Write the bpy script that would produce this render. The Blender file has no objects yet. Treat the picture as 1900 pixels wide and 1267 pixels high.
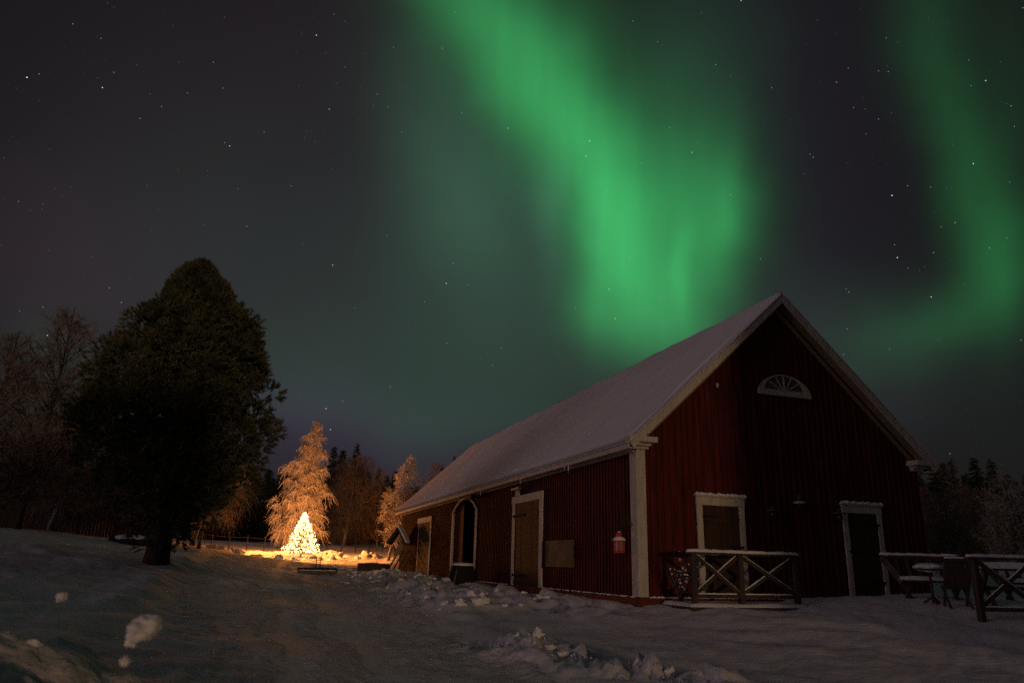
import bpy, math, random
import numpy as np
from mathutils import Vector, Matrix

# ------------------------------------------------------------------ camera, sky, sun, exposure
S = bpy.context.scene
COL = S.collection
F_PX = 1373.5                       # focal length in pixels of a 1900 px wide frame
PITCH, ROLL, YAW = 0.2928, 0.0258, 0.3239
CAM = np.array([-8.125, -15.068, 0.542])
_F = np.array([math.sin(YAW)*math.cos(PITCH), math.cos(YAW)*math.cos(PITCH), math.sin(PITCH)])
_R0 = np.array([math.cos(YAW), -math.sin(YAW), 0.0]); _U0 = np.cross(_R0, _F)
_R = math.cos(ROLL)*_R0 + math.sin(ROLL)*_U0
_U = -math.sin(ROLL)*_R0 + math.cos(ROLL)*_U0
cd = bpy.data.cameras.new('camera'); cam = bpy.data.objects.new('camera', cd); COL.objects.link(cam)
M = Matrix(((_R[0], _U[0], -_F[0], CAM[0]), (_R[1], _U[1], -_F[1], CAM[1]), (_R[2], _U[2], -_F[2], CAM[2]), (0, 0, 0, 1)))
cam.matrix_world = M
cd.sensor_width = 36; cd.lens = 36*F_PX/1900; cd.clip_start = 0.05; cd.clip_end = 12000
cd.dof.use_dof = True; cd.dof.focus_distance = 19; cd.dof.aperture_fstop = 1.8
S.camera = cam

S.view_settings.view_transform = 'Standard'; S.view_settings.look = 'None'
S.view_settings.exposure = 0.0; S.view_settings.gamma = 1.0
S.cycles.use_adaptive_sampling = False; S.cycles.use_light_tree = False
S.cycles.use_denoising = False; S.cycles.denoiser = 'OPENIMAGEDENOISE'; S.cycles.denoising_input_passes = 'RGB_ALBEDO_NORMAL'
S.cycles.max_bounces = 6; S.cycles.diffuse_bounces = 3; S.cycles.glossy_bounces = 2
S.cycles.transmission_bounces = 3; S.cycles.transparent_max_bounces = 6
S.cycles.caustics_reflective = False; S.cycles.caustics_refractive = False
S.cycles.sample_clamp_indirect = 0.35; S.cycles.sample_clamp_direct = 3.5

SUN_DIR = Vector((0.02, 1.0, -0.042)).normalized()      # very low warm light from behind the camera
SUN_E = 0.40
sl = bpy.data.lights.new('sun', 'SUN'); sl.energy = SUN_E; sl.angle = math.radians(2.2); sl.color = (1.0, 0.62, 0.34)
sun = bpy.data.objects.new('sun', sl); COL.objects.link(sun)
sun.rotation_euler = SUN_DIR.to_track_quat('-Z', 'Y').to_euler()

def build_world():
    w = bpy.data.worlds.new('World'); S.world = w; w.use_nodes = True
    nt = w.node_tree; N = nt.nodes; L = nt.links; N.clear()
    out = N.new('ShaderNodeOutputWorld'); bg = N.new('ShaderNodeBackground')
    L.new(bg.outputs[0], out.inputs[0]); bg.inputs[1].default_value = 1.0
    tc = N.new('ShaderNodeTexCoord'); D = tc.outputs['Generated']
    def put(sock, v):
        if hasattr(v, 'node'): L.new(v, sock)
        else: sock.default_value = v
    def vm(op, a, b=None):
        n = N.new('ShaderNodeVectorMath'); n.operation = op; put(n.inputs[0], a)
        if b is not None: put(n.inputs[1], b)
        return n.outputs['Value'] if op in ('DOT_PRODUCT', 'LENGTH', 'DISTANCE') else n.outputs['Vector']
    def m(op, a, b=None, c=None, clamp=False):
        n = N.new('ShaderNodeMath'); n.operation = op; n.use_clamp = clamp; put(n.inputs[0], a)
        if b is not None: put(n.inputs[1], b)
        if c is not None: put(n.inputs[2], c)
        return n.outputs[0]
    # compass frame of the aurora: a tangent plane fixed in the sky, in units of 1000 px of the photograph
    df = vm('DOT_PRODUCT', D, tuple(_F)); dr = vm('DOT_PRODUCT', D, tuple(_R)); du = vm('DOT_PRODUCT', D, tuple(_U))
    dfc = m('MAXIMUM', df, 0.08); k = F_PX/1000
    X = m('MULTIPLY_ADD', m('DIVIDE', dr, dfc), k, 0.950)
    Y = m('MULTIPLY_ADD', m('DIVIDE', du, dfc), -k, 0.6335)
    cb = N.new('ShaderNodeCombineXYZ'); L.new(X, cb.inputs[0]); L.new(Y, cb.inputs[1])
    P0 = cb.outputs[0]
    nz = N.new('ShaderNodeTexNoise'); nz.inputs['Scale'].default_value = 4.5; nz.inputs['Detail'].default_value = 2; L.new(P0, nz.inputs['Vector'])
    P = vm('ADD', P0, vm('MULTIPLY', vm('SUBTRACT', nz.outputs['Color'], (.5, .5, .5)), (.075, .10, 0)))
    front = N.new('ShaderNodeMapRange'); front.interpolation_type = 'SMOOTHSTEP'
    L.new(df, front.inputs[0]); front.inputs[1].default_value = 0.08; front.inputs[2].default_value = 0.5
    front = front.outputs[0]
    def gsum(lst):
        acc = 0.0
        for cx, cy, sx, sy, rot, amp in lst:
            mp = N.new('ShaderNodeMapping'); mp.vector_type = 'TEXTURE'; L.new(P, mp.inputs[0])
            mp.inputs['Location'].default_value = (cx/1000, cy/1000, 0)
            mp.inputs['Rotation'].default_value = (0, 0, math.radians(rot))
            mp.inputs['Scale'].default_value = (sx/1000, sy/1000, 1)
            r2 = vm('DOT_PRODUCT', mp.outputs[0], mp.outputs[0])
            acc = m('MULTIPLY_ADD', m('POWER', 0.60653, r2), amp, acc)
        return acc
    bright = gsum([
        (835, -60, 170, 66, 54, .06), (925, 55, 190, 70, 56, .10), (1020, 180, 150, 64, 58, .11), (1085, 285, 140, 68, 57, .15),
        (1135, 400, 110, 52, 82, .12), (1128, 430, 85, 36, 88, .11), (1240, 420, 92, 105, 0, .15), (1347, 410, 20, 72, 4, .085), (1320, 430, 46, 95, 8, .10),
        (1208, 560, 74, 58, 10, .20), (1138, 505, 46, 62, 0, .085), (1268, 515, 13, 55, 4, .11), (1225, 620, 60, 30, 8, .06),
        (1100, 130, 140, 100, 50, .024), (985, 30, 110, 80, 40, .03), (1230, 300, 90, 120, 0, .035), (1722, 40, 52, 130, -6, .024), (1765, 220, 52, 110, -18, .026), (1815, 370, 48, 100, -14, .040),
        (1855, 490, 50, 75, 6, .066), (1800, 575, 90, 42, -28, .026), (1690, 615, 90, 48, -14, .032), (1875, 250, 60, 240, 0, .014)])
    dim = gsum([
        (1016, 400, 22, 85, 0, .045), (835, 290, 70, 150, -20, .045), (900, 420, 120, 110, 0, .030), (960, 560, 140, 130, 0, .012),
        (1290, 140, 100, 150, 0, .022), (870, 690, 240, 90, 6, .018), (760, 770, 220, 40, 4, .014), (520, 680, 90, 60, 0, .008), (620, 520, 220, 150, 20, .004),
        (80, 680, 60, 60, 0, .015), (350, 330, 220, 200, 0, .003), (1480, 620, 250, 90, 0, .008)])
    # fine vertical rays in the bright folds
    rp = N.new('ShaderNodeMapping'); L.new(P0, rp.inputs[0]); rp.inputs['Scale'].default_value = (19, 1.5, 1); rp.inputs['Rotation'].default_value = (0, 0, .05)
    rn = N.new('ShaderNodeTexNoise'); rn.inputs['Scale'].default_value = 1.0; rn.inputs['Detail'].default_value = 3; L.new(rp.outputs[0], rn.inputs['Vector'])
    bright = m('MULTIPLY', bright, m('MULTIPLY_ADD', rn.outputs['Fac'], 0.38, 0.81))
    purple = gsum([(700, 840, 210, 70, 5, 1.0), (500, 770, 10, 10, 0, 0), (500, 770, 120, 60, 0, .7), (1500, 350, 130, 330, 0, .30)])
    mauve = gsum([(60, 470, 170, 130, 0, 1.0), (430, 130, 330, 200, 0, .6), (250, 620, 160, 90, 0, .5)])
    grey = gsum([(650, 620, 420, 220, 0, 1.0), (1420, 690, 260, 110, 0, .9), (850, 200, 200, 300, 0, .4), (350, 450, 260, 200, 0, .3)])
    def col(fac, c):
        return vm('SCALE_', fac, c)
    def scale(fac, c):
        n = N.new('ShaderNodeVectorMath'); n.operation = 'SCALE'; n.inputs[0].default_value = c; put(n.inputs['Scale'], fac); return n.outputs['Vector']
    inf = vm('ADD', scale(bright, (.080, .95, .25)), scale(dim, (.26, 1.0, .56)))
    inf = vm('ADD', inf, scale(purple, (.012, .006, .018)))
    inf = vm('ADD', inf, scale(mauve, (.0105, .0045, .0075)))
    inf = vm('ADD', inf, scale(grey, (.011, .0115, .0125)))
    inf = vm('ADD', inf, (.0086, .0080, .0090))
    infs = N.new('ShaderNodeVectorMath'); infs.operation = 'SCALE'; L.new(inf, infs.inputs[0]); L.new(front, infs.inputs['Scale'])
    # the rest of the sky: dim fill and a pink lobe, added out of view to light roof and snow
    sx = N.new('ShaderNodeSeparateXYZ'); L.new(D, sx.inputs[0])
    up = N.new('ShaderNodeMapRange'); up.interpolation_type = 'SMOOTHSTEP'; L.new(sx.outputs[2], up.inputs[0]); up.inputs[1].default_value = .12; up.inputs[2].default_value = .8; up.inputs[3].default_value = .22; up.inputs[4].default_value = .62
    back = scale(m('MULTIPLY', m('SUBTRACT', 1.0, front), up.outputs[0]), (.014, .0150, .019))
    glow = m('POWER', m('MAXIMUM', vm('DOT_PRODUCT', D, tuple(Vector((-.96, -.20, .05)).normalized())), 0.0), 14.0)  # low lobe at the left, added unseen to brighten the roof
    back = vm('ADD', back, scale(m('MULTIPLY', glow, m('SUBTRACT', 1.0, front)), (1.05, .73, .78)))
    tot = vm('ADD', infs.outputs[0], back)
    sky = N.new('ShaderNodeTexSky'); sky.sky_type = 'NISHITA'; sky.sun_disc = False
    sky.sun_elevation = math.asin(-SUN_DIR.z); sky.sun_rotation = math.atan2(-SUN_DIR.x, -SUN_DIR.y)
    ss = N.new('ShaderNodeVectorMath'); ss.operation = 'SCALE'; L.new(sky.outputs[0], ss.inputs[0]); ss.inputs['Scale'].default_value = 0.0010
    tot = vm('ADD', tot, ss.outputs[0])
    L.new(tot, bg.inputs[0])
    w.cycles.sampling_method = 'MANUAL'; w.cycles.sample_map_resolution = 512
build_world()

# ------------------------------------------------------------------ helpers
rng = np.random.default_rng(7)
random.seed(7)

def ray(px, py):
    d = _F*F_PX + _R*(px-950) - _U*(py-633.5)
    return d/math.hypot(d[0], d[1])
def at(px, py, d):                  # point at horizontal distance d from the camera's stand
    return CAM + ray(px, py)*d

def tag(o, label, cat, group=None, kind=None):
    if label: o['label'] = label
    if cat: o['category'] = cat
    if group: o['group'] = group
    if kind: o['kind'] = kind
    return o
def struct(o, label=None):
    o['kind'] = 'structure'
    if label: o['label'] = label
    return o
def empty(name, loc, label, cat, group=None, rz=0.0):
    o = bpy.data.objects.new(name, None); COL.objects.link(o); o.location = loc; o.rotation_euler = (0, 0, rz)
    o.empty_display_size = 0.2
    return tag(o, label, cat, group)

def mesh_np(name, V, Fq=None, Ft=None, mat=None, parent=None, smooth=False, mats=None, midx=None, origin=None):
    """mesh object out of numpy arrays of quads and triangles"""
    me = bpy.data.meshes.new(name)
    V = np.asarray(V, np.float32).reshape(-1, 3)
    if origin is not None: V = V-np.asarray(origin, np.float32)
    nq = 0 if Fq is None else len(Fq); ntri = 0 if Ft is None else len(Ft)
    me.vertices.add(len(V)); me.vertices.foreach_set('co', V.ravel())
    idx = []; st = []; tot = []
    if nq: idx.append(np.asarray(Fq, np.int32).ravel()); st.append(np.arange(nq)*4); tot.append(np.full(nq, 4))
    if ntri: idx.append(np.asarray(Ft, np.int32).ravel()); st.append(nq*4+np.arange(ntri)*3); tot.append(np.full(ntri, 3))
    idx = np.concatenate(idx); st = np.concatenate(st); tot = np.concatenate(tot)
    me.loops.add(len(idx)); me.loops.foreach_set('vertex_index', idx.astype(np.int32))
    me.polygons.add(nq+ntri); me.polygons.foreach_set('loop_start', st.astype(np.int32)); me.polygons.foreach_set('loop_total', tot.astype(np.int32))
    if smooth: me.polygons.foreach_set('use_smooth', np.ones(nq+ntri, bool))
    for mm in (mats or ([mat] if mat else [])): me.materials.append(mm)
    if midx is not None: me.polygons.foreach_set('material_index', np.asarray(midx, np.int32))
    me.update(calc_edges=True); me.validate()
    o = bpy.data.objects.new(name, me); COL.objects.link(o)
    if origin is not None: o.location = origin
    if parent: o.parent = parent
    return o

class MB:
    """collects shapes; build() links them as ONE mesh object"""
    def __init__(s): s.v = []; s.f = []; s.sm = []
    def add(s, vs, fs, smooth=False):
        b = len(s.v); s.v += [tuple(map(float, p)) for p in vs]; s.f += [tuple(i+b for i in f) for f in fs]; s.sm += [smooth]*len(fs)
    def box(s, x0, x1, y0, y1, z0, z1, jit=0.0):
        j = lambda: random.uniform(-jit, jit) if jit else 0
        vs = [(x+j(), y+j(), z+j()) for z in (z0, z1) for y in (y0, y1) for x in (x0, x1)]
        s.add(vs, [(0, 2, 3, 1), (4, 5, 7, 6), (0, 1, 5, 4), (2, 6, 7, 3), (0, 4, 6, 2), (1, 3, 7, 5)])
    def bar(s, a, b, w, h, up=(0, 0, 1)):
        """rectangular bar from a to b; w across, h along up"""
        a = Vector(a); b = Vector(b); d = (b-a).normalized(); r = d.cross(Vector(up))
        if r.length < 1e-4: r = d.cross(Vector((1, 0, 0)))
        r.normalize(); u = r.cross(d)
        vs = [p+r*(sx*w/2)+u*(sz*h/2) for p in (a, b) for sz in (-1, 1) for sx in (-1, 1)]
        s.add(vs, [(0, 1, 3, 2), (4, 6, 7, 5), (0, 4, 5, 1), (2, 3, 7, 6), (0, 2, 6, 4), (1, 5, 7, 3)])
    def prism(s, poly, axis, a0, a1):
        """extrude a polygon of 2-D points along axis (0: pts are y,z; 1: pts are x,z; 2: pts are x,y)"""
        n = len(poly)
        def mk(p, a): return (a, p[0], p[1]) if axis == 0 else ((p[0], a, p[1]) if axis == 1 else (p[0], p[1], a))
        vs = [mk(p, a0) for p in poly]+[mk(p, a1) for p in poly]
        s.add(vs, [tuple(range(n))[::-1], tuple(range(n, 2*n))]+[(i, (i+1) % n, n+(i+1) % n, n+i) for i in range(n)])
    def ring(s, outer, inner, axis, a0, a1, closed=True):
        """band between two outlines of equal length, extruded"""
        n = len(outer)
        def mk(p, a): return (a, p[0], p[1]) if axis == 0 else ((p[0], a, p[1]) if axis == 1 else (p[0], p[1], a))
        vs = [mk(p, a0) for p in outer]+[mk(p, a0) for p in inner]+[mk(p, a1) for p in outer]+[mk(p, a1) for p in inner]
        fs = []
        for i in range(n if closed else n-1):
            j = (i+1) % n
            fs += [(i, j, n+j, n+i), (2*n+i, 3*n+i, 3*n+j, 2*n+j), (i, 2*n+i, 2*n+j, j), (n+i, n+j, 3*n+j, 3*n+i)]
        if not closed: fs += [(0, n, 3*n, 2*n), (n-1, 3*n-1, 4*n-1, 2*n-1)]
        s.add(vs, fs)
    def tube(s, pts, rad, n=6, smooth=True, cap=True):
        pts = [Vector(p) for p in pts]; rad = rad if hasattr(rad, '__len__') else [rad]*len(pts)
        vs = []; ref = Vector((0.31, 0.17, 0.93))
        for i, p in enumerate(pts):
            d = (pts[min(i+1, len(pts)-1)]-pts[max(i-1, 0)]).normalized()
            r = d.cross(ref)
            if r.length < .05: r = d.cross(Vector((1, 0, 0)))
            r.normalize(); u = r.cross(d)
            vs += [p+(r*math.cos(2*math.pi*k/n)+u*math.sin(2*math.pi*k/n))*rad[i] for k in range(n)]
        fs = [(i*n+k, i*n+(k+1) % n, (i+1)*n+(k+1) % n, (i+1)*n+k) for i in range(len(pts)-1) for k in range(n)]
        if cap: fs += [tuple(range(n))[::-1], tuple((len(pts)-1)*n+k for k in range(n))]
        s.add(vs, fs, smooth)
    def lathe(s, prof, c=(0, 0, 0), n=16, smooth=True):
        vs = [(c[0]+r*math.cos(2*math.pi*k/n), c[1]+r*math.sin(2*math.pi*k/n), c[2]+z) for r, z in prof for k in range(n)]
        fs = [(i*n+k, i*n+(k+1) % n, (i+1)*n+(k+1) % n, (i+1)*n+k) for i in range(len(prof)-1) for k in range(n)]
        fs += [tuple(range(n))[::-1], tuple((len(prof)-1)*n+k for k in range(n))]
        s.add(vs, fs, smooth)
    def lump(s, c, r, seed, rough=0.3, squash=0.8, sub=3, dirx=None):
        vs, fs = ICO[sub]
        d = noise3(vs*1.6+seed*7.3)*rough+noise3(vs*4.1+seed*3.1)*rough*.45
        v = vs*(1+d)[:, None]*np.asarray(r)*np.array([1, 1, squash])+np.asarray(c)
        s.add(v, fs, True)
    def build(s, name, mat, parent=None, origin=None, bevel=0.0):
        me = bpy.data.meshes.new(name)
        vs = s.v if origin is None else [(x-origin[0], y-origin[1], z-origin[2]) for x, y, z in s.v]
        me.from_pydata(vs, [], s.f); me.polygons.foreach_set('use_smooth', s.sm)
        me.materials.append(mat); me.update()
        o = bpy.data.objects.new(name, me); COL.objects.link(o)
        if origin is not None: o.location = origin
        if parent: o.parent = parent
        if bevel:
            b = o.modifiers.new('bevel', 'BEVEL'); b.width = bevel; b.segments = 2; b.limit_method = 'ANGLE'
        return o

def _hash(ix, iy, iz, seed):
    n = (ix*374761393+iy*668265263+iz*2147483647+seed*974711) & 0xffffffff
    n = ((n ^ (n >> 13))*1274126177) & 0xffffffff
    n = (n ^ (n >> 16)) & 0xffffffff
    return n.astype(np.float64)/0xffffffff*2-1
def noise3(p, seed=0):
    p = np.asarray(p, np.float64); i = np.floor(p).astype(np.int64); f = p-i; f = f*f*f*(f*(f*6-15)+10)
    r = 0
    for dx in (0, 1):
        for dy in (0, 1):
            for dz in (0, 1):
                w = (f[..., 0] if dx else 1-f[..., 0])*(f[..., 1] if dy else 1-f[..., 1])*(f[..., 2] if dz else 1-f[..., 2])
                r = r+w*_hash(i[..., 0]+dx, i[..., 1]+dy, i[..., 2]+dz, seed)
    return r
def noise2(x, y, seed=0):
    i = np.floor(x).astype(np.int64); j = np.floor(y).astype(np.int64); fx = x-i; fy = y-j
    fx = fx*fx*fx*(fx*(fx*6-15)+10); fy = fy*fy*fy*(fy*(fy*6-15)+10); z = np.zeros_like(i)
    return ((_hash(i, j, z, seed)*(1-fx)+_hash(i+1, j, z, seed)*fx)*(1-fy)+(_hash(i, j+1, z, seed)*(1-fx)+_hash(i+1, j+1, z, seed)*fx)*fy)
def fbm2(x, y, seed=0, oct=4, gain=.5):
    a = 1; r = 0; c, s_ = math.cos(.7), math.sin(.7)
    for k in range(oct):
        r = r+a*noise2(x, y, seed+k*17); x, y = (x*c-y*s_)*2.03+5.1, (x*s_+y*c)*2.03-3.7; a *= gain
    return r
def _ico(sub):
    t = (1+5**.5)/2
    v = [(-1, t, 0), (1, t, 0), (-1, -t, 0), (1, -t, 0), (0, -1, t), (0, 1, t), (0, -1, -t), (0, 1, -t), (t, 0, -1), (t, 0, 1), (-t, 0, -1), (-t, 0, 1)]
    f = [(0, 11, 5), (0, 5, 1), (0, 1, 7), (0, 7, 10), (0, 10, 11), (1, 5, 9), (5, 11, 4), (11, 10, 2), (10, 7, 6), (7, 1, 8), (3, 9, 4), (3, 4, 2), (3, 2, 6), (3, 6, 8), (3, 8, 9), (4, 9, 5), (2, 4, 11), (6, 2, 10), (8, 6, 7), (9, 8, 1)]
    v = [Vector(p).normalized() for p in v]
    for _ in range(sub):
        c = {}; nf = []
        def mid(a, b):
            k = (min(a, b), max(a, b))
            if k not in c: v.append(((v[a]+v[b])/2).normalized()); c[k] = len(v)-1
            return c[k]
        for a, b, d in f:
            x, y, z = mid(a, b), mid(b, d), mid(d, a); nf += [(a, x, z), (b, y, x), (d, z, y), (x, y, z)]
        f = nf
    return np.array([tuple(p) for p in v]), f
ICO = {k: _ico(k) for k in (0, 1, 2, 3)}

# ------------------------------------------------------------------ materials
def mat(name, base, rough=.7, var=None, vscale=4, vstretch=(1, 1, 1), bump=0.0, bscale=20, spec=.3, emit=None, estr=0, detail=4):
    m = bpy.data.materials.new(name); m.use_nodes = True; nt = m.node_tree; b = nt.nodes['Principled BSDF']
    b.inputs['Base Color'].default_value = (*base, 1); b.inputs['Roughness'].default_value = rough
    b.inputs['Specular IOR Level'].default_value = spec
    tc = nt.nodes.new('ShaderNodeTexCoord')
    if var is not None:
        mp = nt.nodes.new('ShaderNodeMapping'); mp.inputs['Scale'].default_value = vstretch; nt.links.new(tc.outputs['Object'], mp.inputs[0])
        n = nt.nodes.new('ShaderNodeTexNoise'); n.inputs['Scale'].default_value = vscale; n.inputs['Detail'].default_value = detail
        nt.links.new(mp.outputs[0], n.inputs['Vector'])
        r = nt.nodes.new('ShaderNodeValToRGB'); r.color_ramp.elements[0].position = .34; r.color_ramp.elements[1].position = .68
        r.color_ramp.elements[0].color = (*base, 1); r.color_ramp.elements[1].color = (*var, 1)
        nt.links.new(n.outputs['Fac'], r.inputs[0]); nt.links.new(r.outputs[0], b.inputs['Base Color'])
    if bump:
        n2 = nt.nodes.new('ShaderNodeTexNoise'); n2.inputs['Scale'].default_value = bscale; n2.inputs['Detail'].default_value = 5
        nt.links.new(tc.outputs['Object'], n2.inputs['Vector'])
        bp = nt.nodes.new('ShaderNodeBump'); bp.inputs['Strength'].default_value = bump; bp.inputs['Distance'].default_value = .05
        nt.links.new(n2.outputs['Fac'], bp.inputs['Height']); nt.links.new(bp.outputs[0], b.inputs['Normal'])
    if emit is not None:
        b.inputs['Emission Color'].default_value = (*emit, 1); b.inputs['Emission Strength'].default_value = estr
    return m
SNOW = mat('fresh_snow', (.80, .80, .83), .85, (.72, .72, .76), 1.5, bump=.35, bscale=9, spec=.1)
ROOFSNOW = mat('settled_roof_snow', (.80, .78, .81), .85, (.73, .71, .75), .7, bump=.12, bscale=3, spec=.1)
PACKED = mat('packed_snow', (.62, .61, .63), .9, (.74, .73, .75), 3.0, (1, 1, 1), bump=.6, bscale=14, spec=.06)
FROST = mat('frost', (.78, .79, .82), .8)
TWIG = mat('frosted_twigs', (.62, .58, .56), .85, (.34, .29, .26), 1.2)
TWIGDIM = mat('dimmed_frosted_twigs', (.28, .22, .195), .9, (.12, .09, .08), 1.0)  # frosted twigs with weaker light put into a darker colour
TWIGFAR = mat('shaded_twigs', (.13, .105, .095), .9, (.06, .05, .045), 1.0)  # shade of the far trees put into a dark twig colour
BARK = mat('birch_bark', (.42, .38, .34), .9, (.10, .085, .07), 3, (1, 1, .35), bump=.4)
DBARK = mat('pine_bark', (.075, .05, .035), .95, (.035, .025, .02), 6, (1, 1, .25), bump=.9, bscale=12)
NEEDLE = mat('pine_needles', (.045, .058, .030), .75, (.150, .155, .085), 1.9, detail=2)
SPRUCE = mat('spruce_needles', (.022, .030, .018), .8, (.040, .050, .030), .6)
FSPRUCE = mat('frosted_spruce_needles', (.060, .066, .055), .8, (.10, .10, .09), .7)
RED = mat('red_barn_paint', (.128, .016, .012), .85, (.048, .007, .006), 2.4, (3, 3, .3), bump=.35, bscale=40)
REDSILL = mat('red_sill_paint', (.16, .034, .018), .85, (.09, .02, .012), 3, bump=.4)
WHITE = mat('old_white_paint', (.56, .53, .46), .75, (.43, .39, .32), 5, (3, 3, .5), bump=.2)
SOFFIT = mat('soffit_boards', (.30, .22, .14), .8, (.20, .14, .085), 5, (4, .5, 4))
BROWN = mat('brown_door_wood', (.062, .034, .015), .8, (.034, .018, .009), 3.5, (4, 4, .4), bump=.4, bscale=30)
DARKW = mat('dark_weathered_wood', (.045, .033, .026), .85, (.075, .056, .044), 4, (4, 4, .6), bump=.4)
GREYW = mat('grey_weathered_wood', (.15, .125, .10), .85, (.08, .066, .054), 5, bump=.4)
BLACKM = mat('black_metal', (.02, .02, .02), .9, spec=.04)
ENAMEL = mat('dark_enamel', (.035, .04, .055), .35, spec=.5)
GLASS = mat('dark_window_glass', (.012, .022, .018), .08, spec=.6)
FANGLASS = mat('sky_tinted_fan_glass', (.075, .095, .075), .35, spec=.5)  # sky reflection put into the lighter pane colour
STONE = mat('mossy_foundation_stone', (.10, .10, .06), .95, (.045, .055, .02), 5, bump=.9, bscale=8)
BOARD = mat('notice_board_wood', (.09, .07, .035), .8, (.16, .13, .08), 2.2)
LRED = mat('red_lantern_paint', (.46, .022, .016), .5, spec=.4)
LGLASS = mat('lantern_glass', (.34, .17, .13), .2, spec=.5)
DARKROOM = mat('dark_interior_wood', (.03, .02, .015), .95)

# ------------------------------------------------------------------ terrain
def gp(px, d, z):
    r = ray(px, 1040); return (CAM[0]+r[0]*d, CAM[1]+r[1]*d, z)
CTRL = [gp(600, 4, -.75), gp(600, 8, -.72), gp(600, 14, -.66), gp(600, 22, -.48), gp(600, 34, .01), gp(590, 44, .42), gp(560, 58, .84), gp(600, 70, 1.3), gp(600, 95, 2.3), gp(600, 160, 4),
        gp(950, 4, -.75), gp(950, 8, -.70), gp(950, 13, -.60), gp(300, 5, -.66), gp(300, 9, -.50), gp(300, 14, -.22), gp(290, 25.0, .42), gp(270, 36, .90), gp(300, 50, 1.4), gp(300, 90, 2.4),
        gp(0, 6, -.45), gp(0, 12, -.05), gp(0, 20, .45), gp(0, 30, 1.05), gp(0, 40, 1.5), gp(160, 38, 1.27), gp(0, 70, 2.1), gp(-300, 30, 1.3), gp(-300, 12, .1), gp(-400, 80, 2.6),
        (-.5, -.5, -.32), (-.6, 2.5, -.28), (-.7, 5, -.30), (-.8, 8, -.30), (-.9, 11, -.16), (-1, 14, -.12), (-.9, 18, -.02), (-.9, 22, .04), (-.9, 26, .03), (-1, 30, .10),
        (-3, 3, -.46), (-3.2, 8, -.40), (-3.6, 14, -.22), (-4, 20, -.08), (-4, 27, .08), (-3, -3, -.56), (-1, -4, -.52), (.9, -1.45, -.13), (1.6, -1.5, -.17), (2.5, -1.5, -.30), (2, -3, -.32), (3.8, -1.3, -.06), (5.2, -.7, .06), (6.6, -.6, .10), (8, -.8, .08),
        (4, -3.2, -.22), (6.5, -2.4, .02), (9, -2.4, .04), (5.2, -4.3, -.24), (4, -6, -.48), (7, -6, -.48), (10, -6, -.5), (1, -8, -.68), (0, -12, -.75), (6, -12, -.7), (12, -10, -.6),
        (11, 2, .0), (12, 10, .15), (14, 25, .6), (22, 25, .9), (30, 10, .8), (40, 40, 2), (10, 40, .9), (4, 36, .4), (0, 40, .55), (4, 14, -.2), (6, 22, -.1), (-6, 40, .35), (-3, 48, .9), (0, 60, 1.9), (2, 80, 3.0), (30, 90, 3.5),
        (-8, -20, -.75), (-20, -20, -.6), (10, -25, -.8), (-30, 0, .5), (30, -15, -.4), (200, 200, 6), (-200, 200, 6), (-200, -150, 2), (200, -150, 2), (0, 320, 8)]
_c = np.array(CTRL)
def _tps():
    n = len(_c); d = np.hypot(_c[:, None, 0]-_c[None, :, 0], _c[:, None, 1]-_c[None, :, 1])
    A = np.zeros((n+3, n+3)); A[:n, :n] = d+np.eye(n)*-.15   # linear (cone) kernel: no overshoot
    A[:n, n] = 1; A[:n, n+1:n+3] = _c[:, :2]; A[n, :n] = 1; A[n+1:n+3, :n] = _c[:, :2].T
    b = np.zeros(n+3); b[:n] = _c[:, 2]
    return np.linalg.solve(A, b)
_w = _tps()
ROADC = [gp(700, 1, 0), gp(690, 5, 0), gp(640, 10, 0), gp(575, 18, 0), gp(545, 28, 0), gp(545, 42, 0), gp(600, 59, 0)]
ROADW = [2.4, 2.4, 2.5, 2.7, 3.2, 4.2, 4.6]
_rc = np.array([p[:2] for p in ROADC]); _seg = np.hypot(*np.diff(_rc, axis=0).T); _s = np.r_[0, np.cumsum(_seg)]
def road_xy(s):
    return np.interp(s, _s, _rc[:, 0]), np.interp(s, _s, _rc[:, 1])
def road_dist(x, y):
    """signed distance outside the packed track (negative inside)"""
    ss = np.linspace(0, _s[-1], 120); rx, ry = road_xy(ss); rw = np.interp(ss, _s, ROADW)
    best = np.full(x.shape, 1e9)
    for a, b, w in zip(rx, ry, rw): best = np.minimum(best, np.hypot(x-a, y-b)-w)
    return best
MP = gp(90, 4.0, 0)
def smooth(a, b, x):
    t = np.clip((x-a)/(b-a), 0, 1); return t*t*(3-2*t)
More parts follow.
